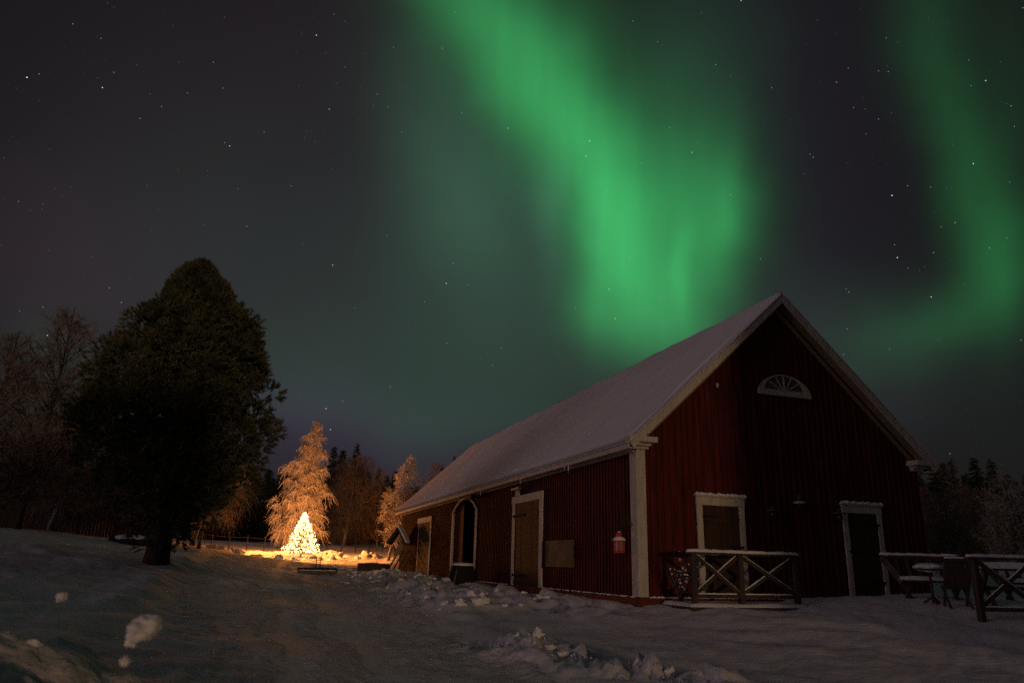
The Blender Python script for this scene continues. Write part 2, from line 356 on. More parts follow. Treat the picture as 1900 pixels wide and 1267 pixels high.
def ground(x, y, detail=True):
    x = np.asarray(x, float); y = np.asarray(y, float); sh = x.shape; x = x.ravel(); y = y.ravel()
    z = np.zeros(len(x))
    for k in range(0, len(x), 60000):
        xs, ys = x[k:k+60000], y[k:k+60000]
        d = np.hypot(xs[:, None]-_c[None, :, 0], ys[:, None]-_c[None, :, 1])
        z[k:k+60000] = d@_w[:-3]+_w[-3]+xs*_w[-2]+ys*_w[-1]
    # shovelled bank beside the viewer
    rx, ry = _R0[0], _R0[1]; fx, fy = _F[0]/math.cos(PITCH), _F[1]/math.cos(PITCH)
    u = (x-MP[0])*rx+(y-MP[1])*ry; v = (x-MP[0])*fx+(y-MP[1])*fy
    bank = np.exp(-.5*((u+.35)/.95)**2-.5*(v/1.15)**2)
    bank = np.maximum(bank, np.exp(-.5*((u+1.9)/1.3)**2-.5*((v-.5)/1.5)**2)*1.0)
    z += .86*bank
    if detail:
        rd = road_dist(x, y)
        off = smooth(-.3, .9, rd)
        z += off*(.05*fbm2(x*.35, y*.35, 3, 3)+.03*fbm2(x*1.3, y*1.3, 9, 3)+.012*fbm2(x*5, y*5, 10, 3))
        z += -.09*(1-off)+.11*np.exp(-.5*((rd-.45)/.33)**2)*(.5+.5*fbm2(x*.9, y*.9, 13, 2))*smooth(8, 13, np.hypot(x-CAM[0], y-CAM[1]))
        z += (1-off)*.012*fbm2(x*2.2, y*2.2, 21, 3)
        # windrow thrown up between track and barn
        side = np.exp(-.5*((x+2.6)/1.0)**2)*smooth(0, 5, y)*(1-smooth(27, 33, y))
        z += side*(.06+.30*(1-np.abs(fbm2(x*.9, y*.7, 31, 3)))**2+.14*np.abs(fbm2(x*2.6, y*1.9, 33, 4))-.08)*(1-.75*smooth(12, 26, y))
        foot = np.exp(-.5*((x+.9)/.55)**2)*smooth(-2, 0, y)*(1-smooth(24, 28, y))
        z += foot*(.16*np.maximum(fbm2(x*1.6, y*1.1, 55, 3), -.4)+.06*fbm2(x*4, y*3, 57, 3))
        # ploughed ridge across the front right
        ax, ay, _ = gp(930, 12.0, 0); bx, by, _ = gp(1190, 9.6, 0); cx, cy, _ = gp(1400, 8.4, 0)
        for (px, py, qx, qy, h) in ((ax, ay, bx, by, .13), (bx, by, cx, cy, .10)):
            t = np.clip(((x-px)*(qx-px)+(y-py)*(qy-py))/((qx-px)**2+(qy-py)**2), 0, 1)
            dd = np.hypot(x-px-t*(qx-px), y-py-t*(qy-py))
            z += np.exp(-.5*(dd/.42)**2)*(h*.7+h*1.5*np.maximum(fbm2(x*2.0, y*2.0, 71, 4), -.3)+h*.5*np.abs(fbm2(x*6, y*6, 73, 3)))
        # rough bank texture
        z += bank*(.10*fbm2(x*2.6, y*2.6, 81, 4)+.02)
        # snow thrown up round the shining tree and along the far side of the yard
        tx, ty, _ = gp(557, 58, 0); r = np.hypot(x-tx, y-ty)
        z += np.exp(-.5*((r-2.6)/.8)**2)*.32*np.maximum(fbm2(x*.9, y*.9, 91, 4)+.35, 0)
        ex, ey, _ = gp(410, 50, 0); gx, gy, _ = gp(700, 62, 0)
        t = np.clip(((x-ex)*(gx-ex)+(y-ey)*(gy-ey))/((gx-ex)**2+(gy-ey)**2), 0, 1)
        dd = np.hypot(x-ex-t*(gx-ex), y-ey-t*(gy-ey))
        z += np.exp(-.5*(dd/.8)**2)*.34*np.maximum(fbm2(x*.8, y*.8, 95, 4)+.25, 0)
        # hollow ring under the big tree
        bx_, by_, _ = gp(290, 24.6, 0); r = np.hypot(x-bx_, y-by_); z += -.12*np.exp(-.5*(r/1.3)**2)+.10*np.exp(-.5*((r-3.0)/.9)**2)*fbm2(x*.7, y*.7, 97, 3)
    return z.reshape(sh)
def gz(x, y): return float(ground(np.array([x]), np.array([y]))[0])
def on_ground(px, d, dz=0.0):
    p = gp(px, d, 0); return Vector((p[0], p[1], gz(p[0], p[1])+dz))

def build_terrain():
    fine = np.linspace(-math.radians(46), math.radians(46), 620); coarse = np.linspace(math.radians(46), math.radians(314), 70)[1:-1]
    az = np.r_[fine, coarse]; r = np.exp(np.linspace(math.log(.6), math.log(4000), 620))
    A, Rr = np.meshgrid(az, r); base = YAW
    x = CAM[0]+Rr*np.sin(A+base); y = CAM[1]+Rr*np.cos(A+base)
    z = ground(x, y)
    far = smooth(150, 500, Rr); z = z*(1-far)+far*5.5
    V = np.stack([x, y, z], -1).reshape(-1, 3); na, nr = len(az), len(r)
    i = np.arange(nr-1)[:, None]*na; j = np.arange(na)[None]; jn = (j+1) % na
    Fq = np.stack([i+j, i+na+j, i+na+jn, i+jn], -1).reshape(-1, 4)[:, ::-1]
    V = np.vstack([V, [[CAM[0], CAM[1], gz(CAM[0], CAM[1])]]]); c = len(V)-1
    Ft = np.stack([np.arange(na), (np.arange(na)+1) % na, np.full(na, c)], -1)[:, ::-1]
    o = mesh_np('snowy_ground', V, Fq, Ft, SNOW, smooth=True)
    struct(o, 'snow covered ground of the farmyard')
build_terrain()
def build_road():
    ns, nw = 800, 110
    s = _s[-1]*np.linspace(.02, 1, ns)**1.5; t = np.linspace(-1, 1, nw)
    cx, cy = road_xy(s)
    k = np.ones(41)/41
    sm = lambda a: np.convolve(np.pad(a, 20, mode='edge'), k, 'valid')
    cx, cy = sm(cx), sm(cy)
    dx, dy = np.gradient(cx), np.gradient(cy); l = np.hypot(dx, dy); nx, ny = dy/l, -dx/l
    w = np.interp(s, _s, ROADW)
    x = cx[:, None]+nx[:, None]*t*w[:, None]; y = cy[:, None]+ny[:, None]*t*w[:, None]
    edge = 1-np.abs(t)[None]**2*np.ones((ns, 1))
    z = ground(x, y)+.03*np.minimum(edge*4, 1)-.02+.018*fbm2(x*1.1, y*.5, 41, 4)+.012*fbm2(x*5, y*2.2, 43, 3)+.010*fbm2((t[None]*w[:, None])*5+0*x, s[:, None]*.6+0*x, 45, 3)
    for off in (-.55, .52): z -= .03*np.exp(-.5*((t[None]*w[:, None]-off-.1*np.sin(s*.12)[:, None])/.16)**2)
    V = np.stack([x, y, z], -1).reshape(-1, 3)
    i = np.arange(ns-1)[:, None]*nw; j = np.arange(nw-1)[None]
    Fq = np.stack([i+j, i+j+1, i+nw+j+1, i+nw+j], -1).reshape(-1, 4)[:, ::-1]
    o = mesh_np('snow_road', V, Fq, None, PACKED, smooth=True); struct(o, 'packed snow track leading to the shining tree')
build_road()

# stars: tiny lights on a far shell
STARS = [(50, 144, 3.4, 0), (190, 163, 2.6, 1), (348, 173, 1.7, 2), (426, 271, 1.9, 3), (611, 203, 1.8, 3), (587, 66, 2.2, 0), (458, 420, 1.4, 1), (617, 492, 1.8, 1), (718, 437, 1.5, 2), (841, 489, 1.6, 0),
         (828, 526, 2.4, 4), (788, 560, 1.4, 2), (829, 637, 1.3, 0), (724, 717, 1.7, 0), (605, 758, 2.0, 4), (613, 797, 1.8, 4), (88, 622, 2.0, 2), (225, 561, 1.4, 0), (942, 238, 2.0, 4), (1094, 262, 2.4, 0), (1087, 290, 2.0, 0),
         (1284, 283, 1.8, 4), (1154, 397, 1.6, 0), (1130, 537, 1.8, 0), (1141, 591, 2.4, 4), (1067, 572, 1.7, 0), (1168, 478, 1.5, 0), (821, 90, 1.6, 0), (857, 209, 1.4, 0), (720, 199, 1.5, 2), (1220, 78, 1.6, 2), (1375, 2, 2.0, 2), (1328, 120, 1.5, 0),
         (1509, 292, 1.4, 0), (1655, 363, 3.0, 0), (1684, 345, 1.6, 0), (1665, 478, 3.0, 4), (1728, 551, 2.4, 4), (1732, 469, 1.7, 0), (1772, 413, 1.7, 0), (1806, 304, 2.0, 0), (1829, 150, 2.3, 2), (1660, 454, 1.5, 0), (1575, 542, 1.7, 0), (1746, 421, 1.3, 2),
         (1552, 153, 1.4, 0), (1630, 221, 1.4, 0), (1630, 132, 1.6, 2), (1574, 127, 1.4, 2), (930, 645, 1.2, 0), (300, 198, 1.2, 0), (490, 245, 1.2, 0), (640, 125, 1.2, 2), (745, 245, 1.2, 2), (1836, 460, 1.5, 0), (1572, 610, 1.3, 0), (540, 345, 1.1, 0), (700, 175, 1.2, 0)]
BULB = 5; LAMP_W = 8600
def build_stars():
    ov, of = ICO[0]; of = np.array(of); V = []; Fc = []; mi = []; n = 0
    cols = [(1, .97, .95), (1, .78, .80), (.62, .72, 1), (1, .72, .9), (1, .78, .55)]
    lv = (.10, .20, .45, 1.1)
    mats = []
    for c in cols:
        for l in lv:
            m = mat('star_light', (0, 0, 0), 1, emit=c, estr=l); m.cycles.emission_sampling = 'NONE'; mats.append(m)
    lst = [(x, y, .42+.15*s, k, 2 if s < 1.8 else 3) for x, y, s, k in STARS]
    r = np.random.default_rng(5)
    for _ in range(2600):
        a = r.random()
        lst.append((r.uniform(-900, 2800), r.uniform(-700, 1040), .38+.24*a**3, int(r.integers(0, 5)), 0 if a < .68 else (1 if a < .93 else 2)))
    for x, y, sz, k, l in lst:
        d = ray(x, y); d = d/np.linalg.norm(d); p = CAM+d*6000
        rad = sz/F_PX*6000
        V.append(p+ov*rad); Fc.append(of+n*12); mi.append(np.full(20, k*len(lv)+l)); n += 1
    o = mesh_np('stars', np.concatenate(V), None, np.concatenate(Fc), mats=mats, midx=np.concatenate(mi))
    tag(o, 'small white and bluish stars scattered over the night sky', 'stars', kind='stuff')
build_stars()

# ------------------------------------------------------------------ barn
W, LEN, EZ, RZ = 8.196, 27.995, 3.333, 7.461
OE, OG = .364, .370
TANR = (RZ-EZ)/(W/2+OE)
def roofz(x): return EZ+(x+OE)*TANR if x <= W/2 else EZ+(W+OE-x)*TANR
ARCH = [(16.2, -.05), (16.2, 2.56), (15.75, 2.80), (15.15, 2.98), (14.45, 3.05), (13.8, 2.97), (13.25, 2.80), (12.84, 2.56), (12.84, -.05)]   # y, z
def arch_top(y):
    if y <= 12.84 or y >= 16.2: return None
    a = [p for p in ARCH[1:-1]][::-1]
    return float(np.interp(y, [p[0] for p in a], [p[1] for p in a]))
def build_barn():
    B = empty('barn', (0, 0, 0), 'long red wooden barn with a snow covered gable roof and white trim', 'barn')
    PIT = .172
    # long wall beside the track: upright boards with cover strips
    w = MB(); y = .10; i = 0
    while y < LEN-.02:
        y1 = min(y+PIT, LEN); at_ = arch_top((y+y1)/2); zb = -.06 if at_ is None else at_
        dx = random.uniform(0, .007)
        w.box(.0+dx, .05, y+.003, y1-.003, zb, 3.30)
        zb2 = arch_top(y1); zb2 = -.06 if zb2 is None else zb2
        w.box(-.024, .004, y1-.026+random.uniform(-.004, .004), y1+.02, zb2, 3.28)
        y = y1
    w.build('wall', RED, B)
    # gable wall
    w = MB(); x = .0
    while x < W-.01:
        x1 = min(x+PIT, W); xm = (x+x1)/2; dy = random.uniform(0, .007)
        za, zb_ = roofz(x)-.20, roofz(x1)-.20
        def plank(xa, xb, ya, yb):
            za, zb_ = roofz(xa)-.2, roofz(xb)-.2
            w.add([(xa, ya, -.06), (xb, ya, -.06), (xb, yb, -.06), (xa, yb, -.06), (xa, ya, za), (xb, ya, zb_), (xb, yb, zb_), (xa, yb, za)],
                  [(0, 3, 2, 1), (4, 5, 6, 7), (0, 1, 5, 4), (1, 2, 6, 5), (2, 3, 7, 6), (3, 0, 4, 7)])
        plank(x+.003, x1-.003, dy, .05); plank(x1-.026, min(x1+.02, W), -.024, .004)
        x = x1
    w.build('wall', RED, B)
    # the two walls facing away
    w = MB(); w.box(W-.05, W, .06, LEN-.06, -.06, 3.3); w.build('wall', RED, B)
    w = MB(); w.prism([(0.06, -.06), (W-.06, -.06), (W-.06, roofz(W)-.2), (W/2, RZ-.2), (0.06, roofz(0)-.2)], 1, LEN-.05, LEN); w.build('wall', RED, B)
    w = MB(); w.box(.07, W-.07, .07, LEN-.07, -.10, -.02); w.build('floor', DARKROOM, B)
    # sill beam and foundation
    s = MB(); s.box(-.075, .0, -.075, LEN, -.27, -.062, .004); s.box(.0, W, -.075, 0, -.27, -.062, .004); s.box(W, W+.07, -.07, LEN, -.27, -.065); s.box(.0, W, LEN, LEN+.06, -.27, -.065)
    s.build('sill_beam', REDSILL, B)
    f = MB(); yy = -.05
    while yy < LEN:
        l = random.uniform(.5, 1.0); f.lump((.12+random.uniform(-.03, .03), yy+l/2, -.50), (.26, l*.55, .32), random.random()*50, .16, .9, 2); yy += l*.9
    xx = .2
    while xx < W:
        l = random.uniform(.5, 1.0); f.lump((xx+l/2, .12, -.50), (l*.55, .26, .32), random.random()*50, .16, .9, 2); xx += l*.9
    f.build('foundation', STONE, B)
    # frost along the sill and trim tops
    fr = MB()
    for k in range(900):
        t = random.random()
        if t < .7:
            yk = random.uniform(.2, 26); 
            if 12.7 < yk < 16.3 or 5.7 < yk < 8.7: continue
            fr.lump((-.055+random.uniform(-.02, .015), yk, -.058), (.02, random.uniform(.02, .10), random.uniform(.006, .022)), k, .3, 1, 1)
        else: fr.lump((random.uniform(.2, W), -.05, -.058), (random.uniform(.03, .08), .022, random.uniform(.012, .03)), k, .3, 1, 1)
    fr.build('frost', FROST, B)['kind'] = 'stuff'
    # roof slabs
    for side in (0, 1):
        r = MB(); X = (lambda x: x) if side == 0 else (lambda x: W-x)
        poly = [(X(-OE), EZ-.06), (X(W/2), RZ-.06), (X(W/2), RZ-.20), (X(-OE), EZ-.20)]
        r.prism(poly, 1, -OG+.035, LEN+OG-.035); ro = r.build('roof', SOFFIT, B)
        # snow blanket
        nu, nv = 44, 260
        u = np.linspace(0, 1, nu); v = np.linspace(0, 1, nv); UU, VV = np.meshgrid(u, v)
        xs = -OE-.05+(W/2+OE+.05)*UU; ys = -OG-.03+(LEN+2*OG+.06)*VV
        ed = np.minimum(np.minimum((ys+OG+.03), (LEN+OG+.03-ys))/.10, (UU*(W/2+OE))/.12); ed = np.clip(ed, 0, 1); ed = np.sqrt(1-(1-ed)**2)
        th = (.075+.022*fbm2(ys*.35+side*40, xs*.6, 5, 3)+.012*fbm2(ys*1.6, xs*1.4, 6, 2))*ed
        ridge = smooth(.965, 1.0, UU)*.045
        zs = EZ-.06+(xs+OE)*TANR+.004+th*1.25-ridge-(1-ed)*.015
        # soft sag along the eave, as lying snow has
        zs += .01*np.sin(ys*.9+1.2)*smooth(.2, 0, UU)*ed
        top = np.stack([xs if side == 0 else W-xs, ys, zs], -1).reshape(-1, 3)
        bot = np.stack([xs if side == 0 else W-xs, ys, EZ-.058+(xs+OE)*TANR+0*zs], -1).reshape(-1, 3)
        i = np.arange(nv-1)[:, None]*nu; j = np.arange(nu-1)[None]
        q = np.stack([i+j, i+j+1, i+nu+j+1, i+nu+j], -1).reshape(-1, 4)
        n = nu*nv; q2 = q[:, ::-1]+n
        bd = list(range(nu))+[k*nu+nu-1 for k in range(1, nv)]+[(nv-1)*nu+k for k in range(nu-2, -1, -1)]+[k*nu for k in range(nv-2, 0, -1)]
        bd = np.array(bd); bn = np.roll(bd, -1); q3 = np.stack([bd, bd+n, bn+n, bn], -1)
        Q = np.concatenate([q, q2, q3]); Q = Q if side == 0 else Q[:, ::-1]
        mesh_np('roof_snow', np.concatenate([top, bot]), Q, None, ROOFSNOW, ro, smooth=True)
    # dark drip edge, bargeboards, fascia, frieze
    for side in (0, 1):
        X = (lambda x: x) if side == 0 else (lambda x: W-x)
        b = MB(); b.prism([(X(-OE), EZ-.085), (X(W/2), RZ-.085), (X(W/2), RZ-.31), (X(-OE+.10), EZ-.225)], 1, -OG-.005, -OG+.034); b.build('bargeboard', WHITE, B)
        b = MB(); b.prism([(X(-OE+.20), roofz(-OE+.20)-.33), (X(W/2), RZ-.33), (X(W/2), RZ-.47), (X(0.02), roofz(.02)-.47)], 1, -.052, -.026); b.build('gable_trim', SOFFIT, B)
        b = MB(); b.prism([(X(-OE), EZ-.085), (X(W/2), RZ-.085), (X(W/2), RZ-.31), (X(-OE), EZ-.285)], 1, LEN+OG-.034, LEN+OG+.005); b.build('bargeboard', WHITE, B)
        b = MB()
        b.box(min(X(-OE-.012), X(-OE+.03)), max(X(-OE-.012), X(-OE+.03)), -OG+.036, LEN+OG-.036, EZ-.235, EZ-.07)
        b.box(min(X(-OE+.031), X(-.10)), max(X(-OE+.031), X(-.10)), -OG+.05, LEN+OG-.05, EZ-.235, EZ-.205)
        b.build('fascia', WHITE, B)
        b = MB(); b.box(min(X(-.10), X(-.027)), max(X(-.10), X(-.027)), .0, LEN, 3.075, 3.15); b.box(min(X(-.20), X(-.027)), max(X(-.20), X(-.027)), -.12, LEN+.1, 3.15, EZ-.207); b.build('frieze', WHITE, B)
    # eave returns on the gable
    for side in (0, 1):
        X = (lambda x: x) if side == 0 else (lambda x: W-x)
        b = MB()
        b.box(min(X(-OE), X(.34)), max(X(-OE), X(.34)), -OG-.02, -.03, EZ-.075, EZ+.055)
        b.box(min(X(-OE+.09), X(.27)), max(X(-OE+.09), X(.27)), -.22, -.03, EZ-.135, EZ-.078)
        b.box(min(X(-.13), X(.24)), max(X(-.13), X(.24)), -.13, -.03, EZ-.20, EZ-.138)
        b.build('eave_return', WHITE, B, bevel=.008)
    # a few icicles under the eave
    for yk, l in ((3.1, .22), (3.35, .13), (6.9, .18), (11.2, .16), (17.6, .14)):
        b = MB(); b.tube([(-OE+.005, yk, EZ-.23), (-OE+.004, yk+.01, EZ-.23-l*.5), (-OE+.008, yk+.012, EZ-.23-l)], [.016, .010, .002], 6); b.build('icicle', FROST, B)
    # corner boards
    for (x0, x1, y0, y1) in ((-.055, .19, -.055, .26), (W-.10, W+.03, -.03, .0)):
        if x0 > 1: continue
        b = MB(); b.prism([(x0, y0), (x1, y0), (x1, -.001), (-.001, -.001), (-.001, y1), (x0, y1)], 2, -.055, 3.13); b.build('corner_board', WHITE, B, bevel=.012)
    # --- doors on the long wall
    def plankdoor(y0, y1, z0, z1, x0=-.055, x1=-.026, par=B, n=None, ledges=True):
        d = MB(); n = n or max(4, int((y1-y0)/.2))
        for k in range(n):
            a = y0+(y1-y0)*k/n; b = y0+(y1-y0)*(k+1)/n; j = random.uniform(0, .006)
            d.box(x0-j, x1, a+.003, b-.003, z0, z1)
        if ledges:
            for zz in (z0+.30, z1-.45): d.box(x0-.030, x0-.004, y0+.06, y1-.06, zz, zz+.13)
        return d.build('door', BROWN, par)
    d = plankdoor(5.99, 8.20, -.30, 2.44)
    f = MB(); f.box(-.075, -.027, 8.20, 8.45, -.30, 2.44); f.box(-.075, -.027, 5.74, 5.99, -.30, 2.44); f.box(-.085, -.027, 5.72, 8.47, 2.44, 2.68); f.build('door_frame', WHITE, d, bevel=.01)
    for zz in (.25, 2.05): h = MB(); h.bar((-.094, 8.3, zz), (-.094, 7.2, zz), .012, .07, (0, 0, 1)); h.build('hinge', BLACKM, d)
    d = plankdoor(20.5, 23.0, .0, 2.42)
    f = MB(); f.box(-.085, -.027, 20.25, 23.3, 2.42, 2.68); f.box(-.07, -.027, 20.32, 20.5, -.02, 2.42); f.box(-.06, -.027, 23.0, 23.14, -.02, 2.42); f.build('door_frame', WHITE, d, bevel=.01)
    # --- arched doorway
    inner = [(y, z) for y, z in ARCH]
    cy_, outer = 14.5, []
    for y_, z_ in ARCH:
        if z_ < 0: outer.append((y_+(.17 if y_ > cy_ else -.17), z_))
        else:
            v = Vector((y_-cy_, (z_-2.2)*1.4)); v.normalize(); outer.append((y_+v.x*.17, z_+.085*max(v.y, .25)))
    a = MB(); a.ring(outer, inner, 0, -.07, .04, closed=False); a.build('arch_frame', WHITE, B, bevel=.01)
    leaf = MB()
    for k in range(8):
        y0 = 14.9+1.28*k/8; leaf.box(.06, .10, y0+.004, y0+.156, 0, min(arch_top(y0+.02) or 2.5, arch_top(min(y0+.15, 16.19)) or 2.5)-.02)
    leaf.build('inner_door', RED, B)
    # --- doors on the gable
    for (xa, xb, zb, zt, wj) in ((1.62, 2.60, -.02, 1.97, .15), (5.74, 6.66, -.02, 1.98, .14)):
        d = MB(); n = 6
        for k in range(n):
            a_ = xa+(xb-xa)*k/n; b_ = xa+(xb-xa)*(k+1)/n; j = random.uniform(0, .006); d.box(a_+.003, b_-.003, -.05-j, -.026, zb, zt)
        for zz in (zb+.28, zt-.38): d.box(xa+.04, xb-.04, -.08, -.057, zz, zz+.12)
        do = d.build('door', BROWN, B)
        f = MB(); f.box(xa-wj, xa, -.078, -.027, zb, zt); f.box(xb, xb+wj, -.078, -.027, zb, zt); f.box(xa-wj-.01, xb+wj+.01, -.083, -.027, zt, zt+.19); f.box(xa-wj-.045, xb+wj+.045, -.13, -.027, zt+.19, zt+.235)
        f.build('door_frame', WHITE, do, bevel=.006)
        s_ = MB()
        for k in range(46):
            xk = xa-wj-.03+(xb-xa+2*wj+.06)*(k+.5)/46; s_.lump((xk, -.08+random.uniform(-.02, .02), zt+.242), (.026, .045, random.uniform(.02, .055)), k*3.7+xa, .4, 1, 1)
        s_.build('frost', FROST, do)['kind'] = 'stuff'
        h = MB()
        hx = xb+.03 if xa < 3 else xa-.03
        h.bar((hx, -.096, 1.05), (hx+(-.30 if xa < 3 else .26), -.096, 1.05), .025, .05); h.lump((hx, -.10, 1.05), (.035, .02, .035), 3, .1, 1, 1)
        h.build('latch', BLACKM, do)
        for zz in (.35, 1.72):
            hx2 = xa-.02 if xa < 3 else xb+.02
            h = MB(); h.bar((hx2, -.094, zz), (hx2+(.4 if xa < 3 else -.4), -.094, zz), .02, .045); h.build('hinge', BLACKM, do)
    # --- half-round gable window
    cx, bz, hw, hh = 4.18, 4.76, .80, .545
    th = np.linspace(0, math.pi, 25)
    arc = lambda a, b, z0: [(cx+a*math.cos(t), z0+b*math.sin(t)) for t in th]
    win = MB(); win.prism(arc(hw-.12, hh-.10, bz+.10), 1, -.040, -.026); win = win.build('window', FANGLASS, B)
    f = MB(); f.ring(arc(hw, hh, bz), arc(hw-.16, hh-.12, bz+.10), 1, -.085, -.027, closed=True); f.build('window_frame', WHITE, win)
    f = MB(); f.ring(arc(hw-.165, hh-.125, bz+.105), arc(hw-.225, hh-.18, bz+.15), 1, -.066, -.041, closed=True); f.build('sash', WHITE, win)
    f = MB()
    for a_ in (40, 68, 90, 112, 140):
        t = math.radians(a_); f.bar((cx+.10*math.cos(t), -.055, bz+.14), (cx+(hw-.20)*math.cos(t), -.055, bz+.12+(hh-.17)*math.sin(t)), .025, .035 if a_ == 90 else .022, (0, 1, 0))
    f.build('muntin', WHITE, win)
    k = MB(); k.lathe([(.02, 0), (.045, .03), (.03, .06), (.05, .09), (.02, .12)], (2.2, -.06, 4.78), 10); k.build('insulator', WHITE, B)
    return B
build_barn()

# ------------------------------------------------------------------ small things on and beside the barn
def wall_fittings():
    # lantern by the corner post
    L = empty('lantern', (-.20, .55, .86), 'red and white candle lantern hanging beside the white corner post', 'lantern')
    b = MB(); b.lathe([(.135, 0), (.135, .035), (.11, .045)], n=6, smooth=False)
    for k in range(6):
        a = math.pi/3*k; b.bar((.118*math.cos(a), .118*math.sin(a), .04), (.118*math.cos(a), .118*math.sin(a), .26), .022, .022, (1, 0, 0))
    b.lathe([(.150, .255), (.150, .275), (.065, .355), (.07, .40), (.075, .405), (.05, .445), (.012, .46)], n=12); b.build('lantern_body', LRED, L)
    b = MB(); b.lathe([(.100, .045), (.100, .255)], n=6, smooth=False); b.build('lantern_glass', LGLASS, L)
    b = MB(); b.lathe([(.153, .272), (.150, .300), (.085, .352), (.068, .356)], n=12); b.lump((0, 0, .455), (.045, .045, .02), 4, .2, 1, 1); b.build('snow', SNOW, L)
    b = MB(); b.tube([(-.05, 0, .44), (-.035, 0, .52), (0, 0, .55), (.035, 0, .52), (.05, 0, .44)], .006, 5); b.build('handle', BLACKM, L)
    g = empty('fir_sprig', (-.08, .45, 1.45), 'small green fir sprig fixed above the red lantern', 'sprig')
    V, Fq, Ft = [], [], []
    rr = np.random.default_rng(3); pts = np.stack([np.zeros(160)-.1*rr.random(160), -.25+.65*rr.random(160), .12*rr.random(160)-.05], -1)
    pts[:, 2] += -.06+.15*(pts[:, 1] < .1)
    d = rr.normal(size=(160, 3)); d /= np.linalg.norm(d, axis=1)[:, None]; sd = np.cross(d, [0, 0, 1]); 
    V = np.stack([pts-sd*.008, pts+sd*.008, pts+d*.14], 1).reshape(-1, 3)
    mesh_np('needles', V, None, np.arange(480).reshape(-1, 3), NEEDLE, g)
    b = MB(); b.tube([(.03, -.3, .02), (-.04, 0, .04), (-.16, .30, -.02), (-.22, .35, -.04)], [.012, .011, .008, .005], 5); b.build('stem', DBARK, g)
    # notice board
    n = empty('notice_board', (-.03, 4.4, .87), 'plain brown rectangular notice board on the red long wall', 'notice board')
    b = MB(); b.box(-.035, .0, -.97, .97, -.33, .33); b.build('panel', BOARD, n)
    b = MB(); b.ring([(-.99, -.35), (.99, -.35), (.99, .35), (-.99, .35)], [(-.93, -.29), (.93, -.29), (.93, .29), (-.93, .29)], 0, -.05, -.036); b.build('rim', BOARD, n)
    # flood lamps above the doors
    t = empty('floodlight', (-.03, 7.9, 2.80), 'small pale floodlight above the framed plank door', 'floodlight')
    b = MB(); b.box(-.20, -.08, -.42, .30, .06, .13); b.box(-.12, -.02, -.12, .06, -.12, .06); b.build('lamp_head', WHITE, t, bevel=.012)
    b = MB(); b.bar((.0, -.03, -.06), (-.12, -.03, .02), .05, .05); b.build('bracket', WHITE, t)
    t = empty('floodlight', (-.10, 13.2, 2.98), 'dark floodlight at the upper right of the arched doorway', 'floodlight')
    b = MB(); b.box(-.22, -.04, -.55, .35, -.06, .10); b.build('lamp_head', DARKW, t, bevel=.02)
    b = MB(); b.bar((.07, .0, .0), (-.06, .0, .02), .06, .05); b.build('bracket', BLACKM, t)
    t = empty('wall_hook', (-.03, 21.7, 2.80), 'thin bent iron hook over the farthest door', 'hook')
    b = MB(); b.tube([(0, 0, 0), (-.12, .0, .03), (-.18, 0, .14), (-.12, 0, .20)], .018, 5); b.build('hook', BLACKM, t)
    # three enamel lamps on the gable
    def pend(x, z, hx, hz, label):
        t = empty('wall_lamp', (x, -.25, z), label, 'wall lamp', 'old lamps hanging on the gable')
        b = MB(); b.lathe([(.165, .0), (.15, .022), (.06, .045), (.035, .09), (.03, .13), (.012, .14)], n=20); b.build('lamp_shade', ENAMEL, t)
        b = MB(); b.lathe([(.05, -.005), (.075, -.07), (.07, -.13), (.03, -.165), (.008, -.17)], n=14); b.build('lamp_glass', GLASS, t)
        b = MB(); b.lathe([(.168, .004), (.164, .012), (.15, .026)], n=20); b.build('frost', GREYW, t)
        b = MB(); b.tube([(hx-x, .23, hz-z), (hx-x+.03, .05, hz-z), (0, 0, .14)], .008, 5); b.build('bracket', BLACKM, t)
        if True:
            b = MB()
            for k in range(4):
                a = math.pi/2*k+.4; b.tube([(.055*math.cos(a), .055*math.sin(a), 0), (.09*math.cos(a), .09*math.sin(a), -.08), (.03*math.cos(a), .03*math.sin(a), -.18)], .004, 4)
            b.build('cage', BLACKM, t)
    pend(3.40, 1.90, 3.22, 2.17, 'frosted dark lamp on a slanting bracket just right of the railed door')
    pend(5.33, 1.92, 5.14, 2.18, 'dark lamp on a slanting bracket close to the unrailed door')
    t = empty('wall_lamp', (4.27, -.16, 2.12), 'bell shaped frosted lamp, highest and middle of three on the gable', 'wall lamp', 'old lamps hanging on the gable')
    b = MB(); b.lathe([(.15, -.02), (.15, .01), (.10, .06), (.062, .10), (.058, .15), (.082, .165), (.075, .19), (.03, .21), (.01, .24)], n=20); b.build('lamp_shade', ENAMEL, t)
    b = MB(); b.lathe([(.153, .0), (.150, .022), (.125, .046)], n=20); b.build('frost', WHITE, t)
    b = MB(); b.lathe([(.06, -.02), (.07, -.07), (.03, -.11)], n=12); b.build('lamp_glass', GLASS, t)
    b = MB(); b.bar((0, .13, .16), (0, .0, .16), .02, .02); b.build('bracket', BLACKM, t)
wall_fittings()

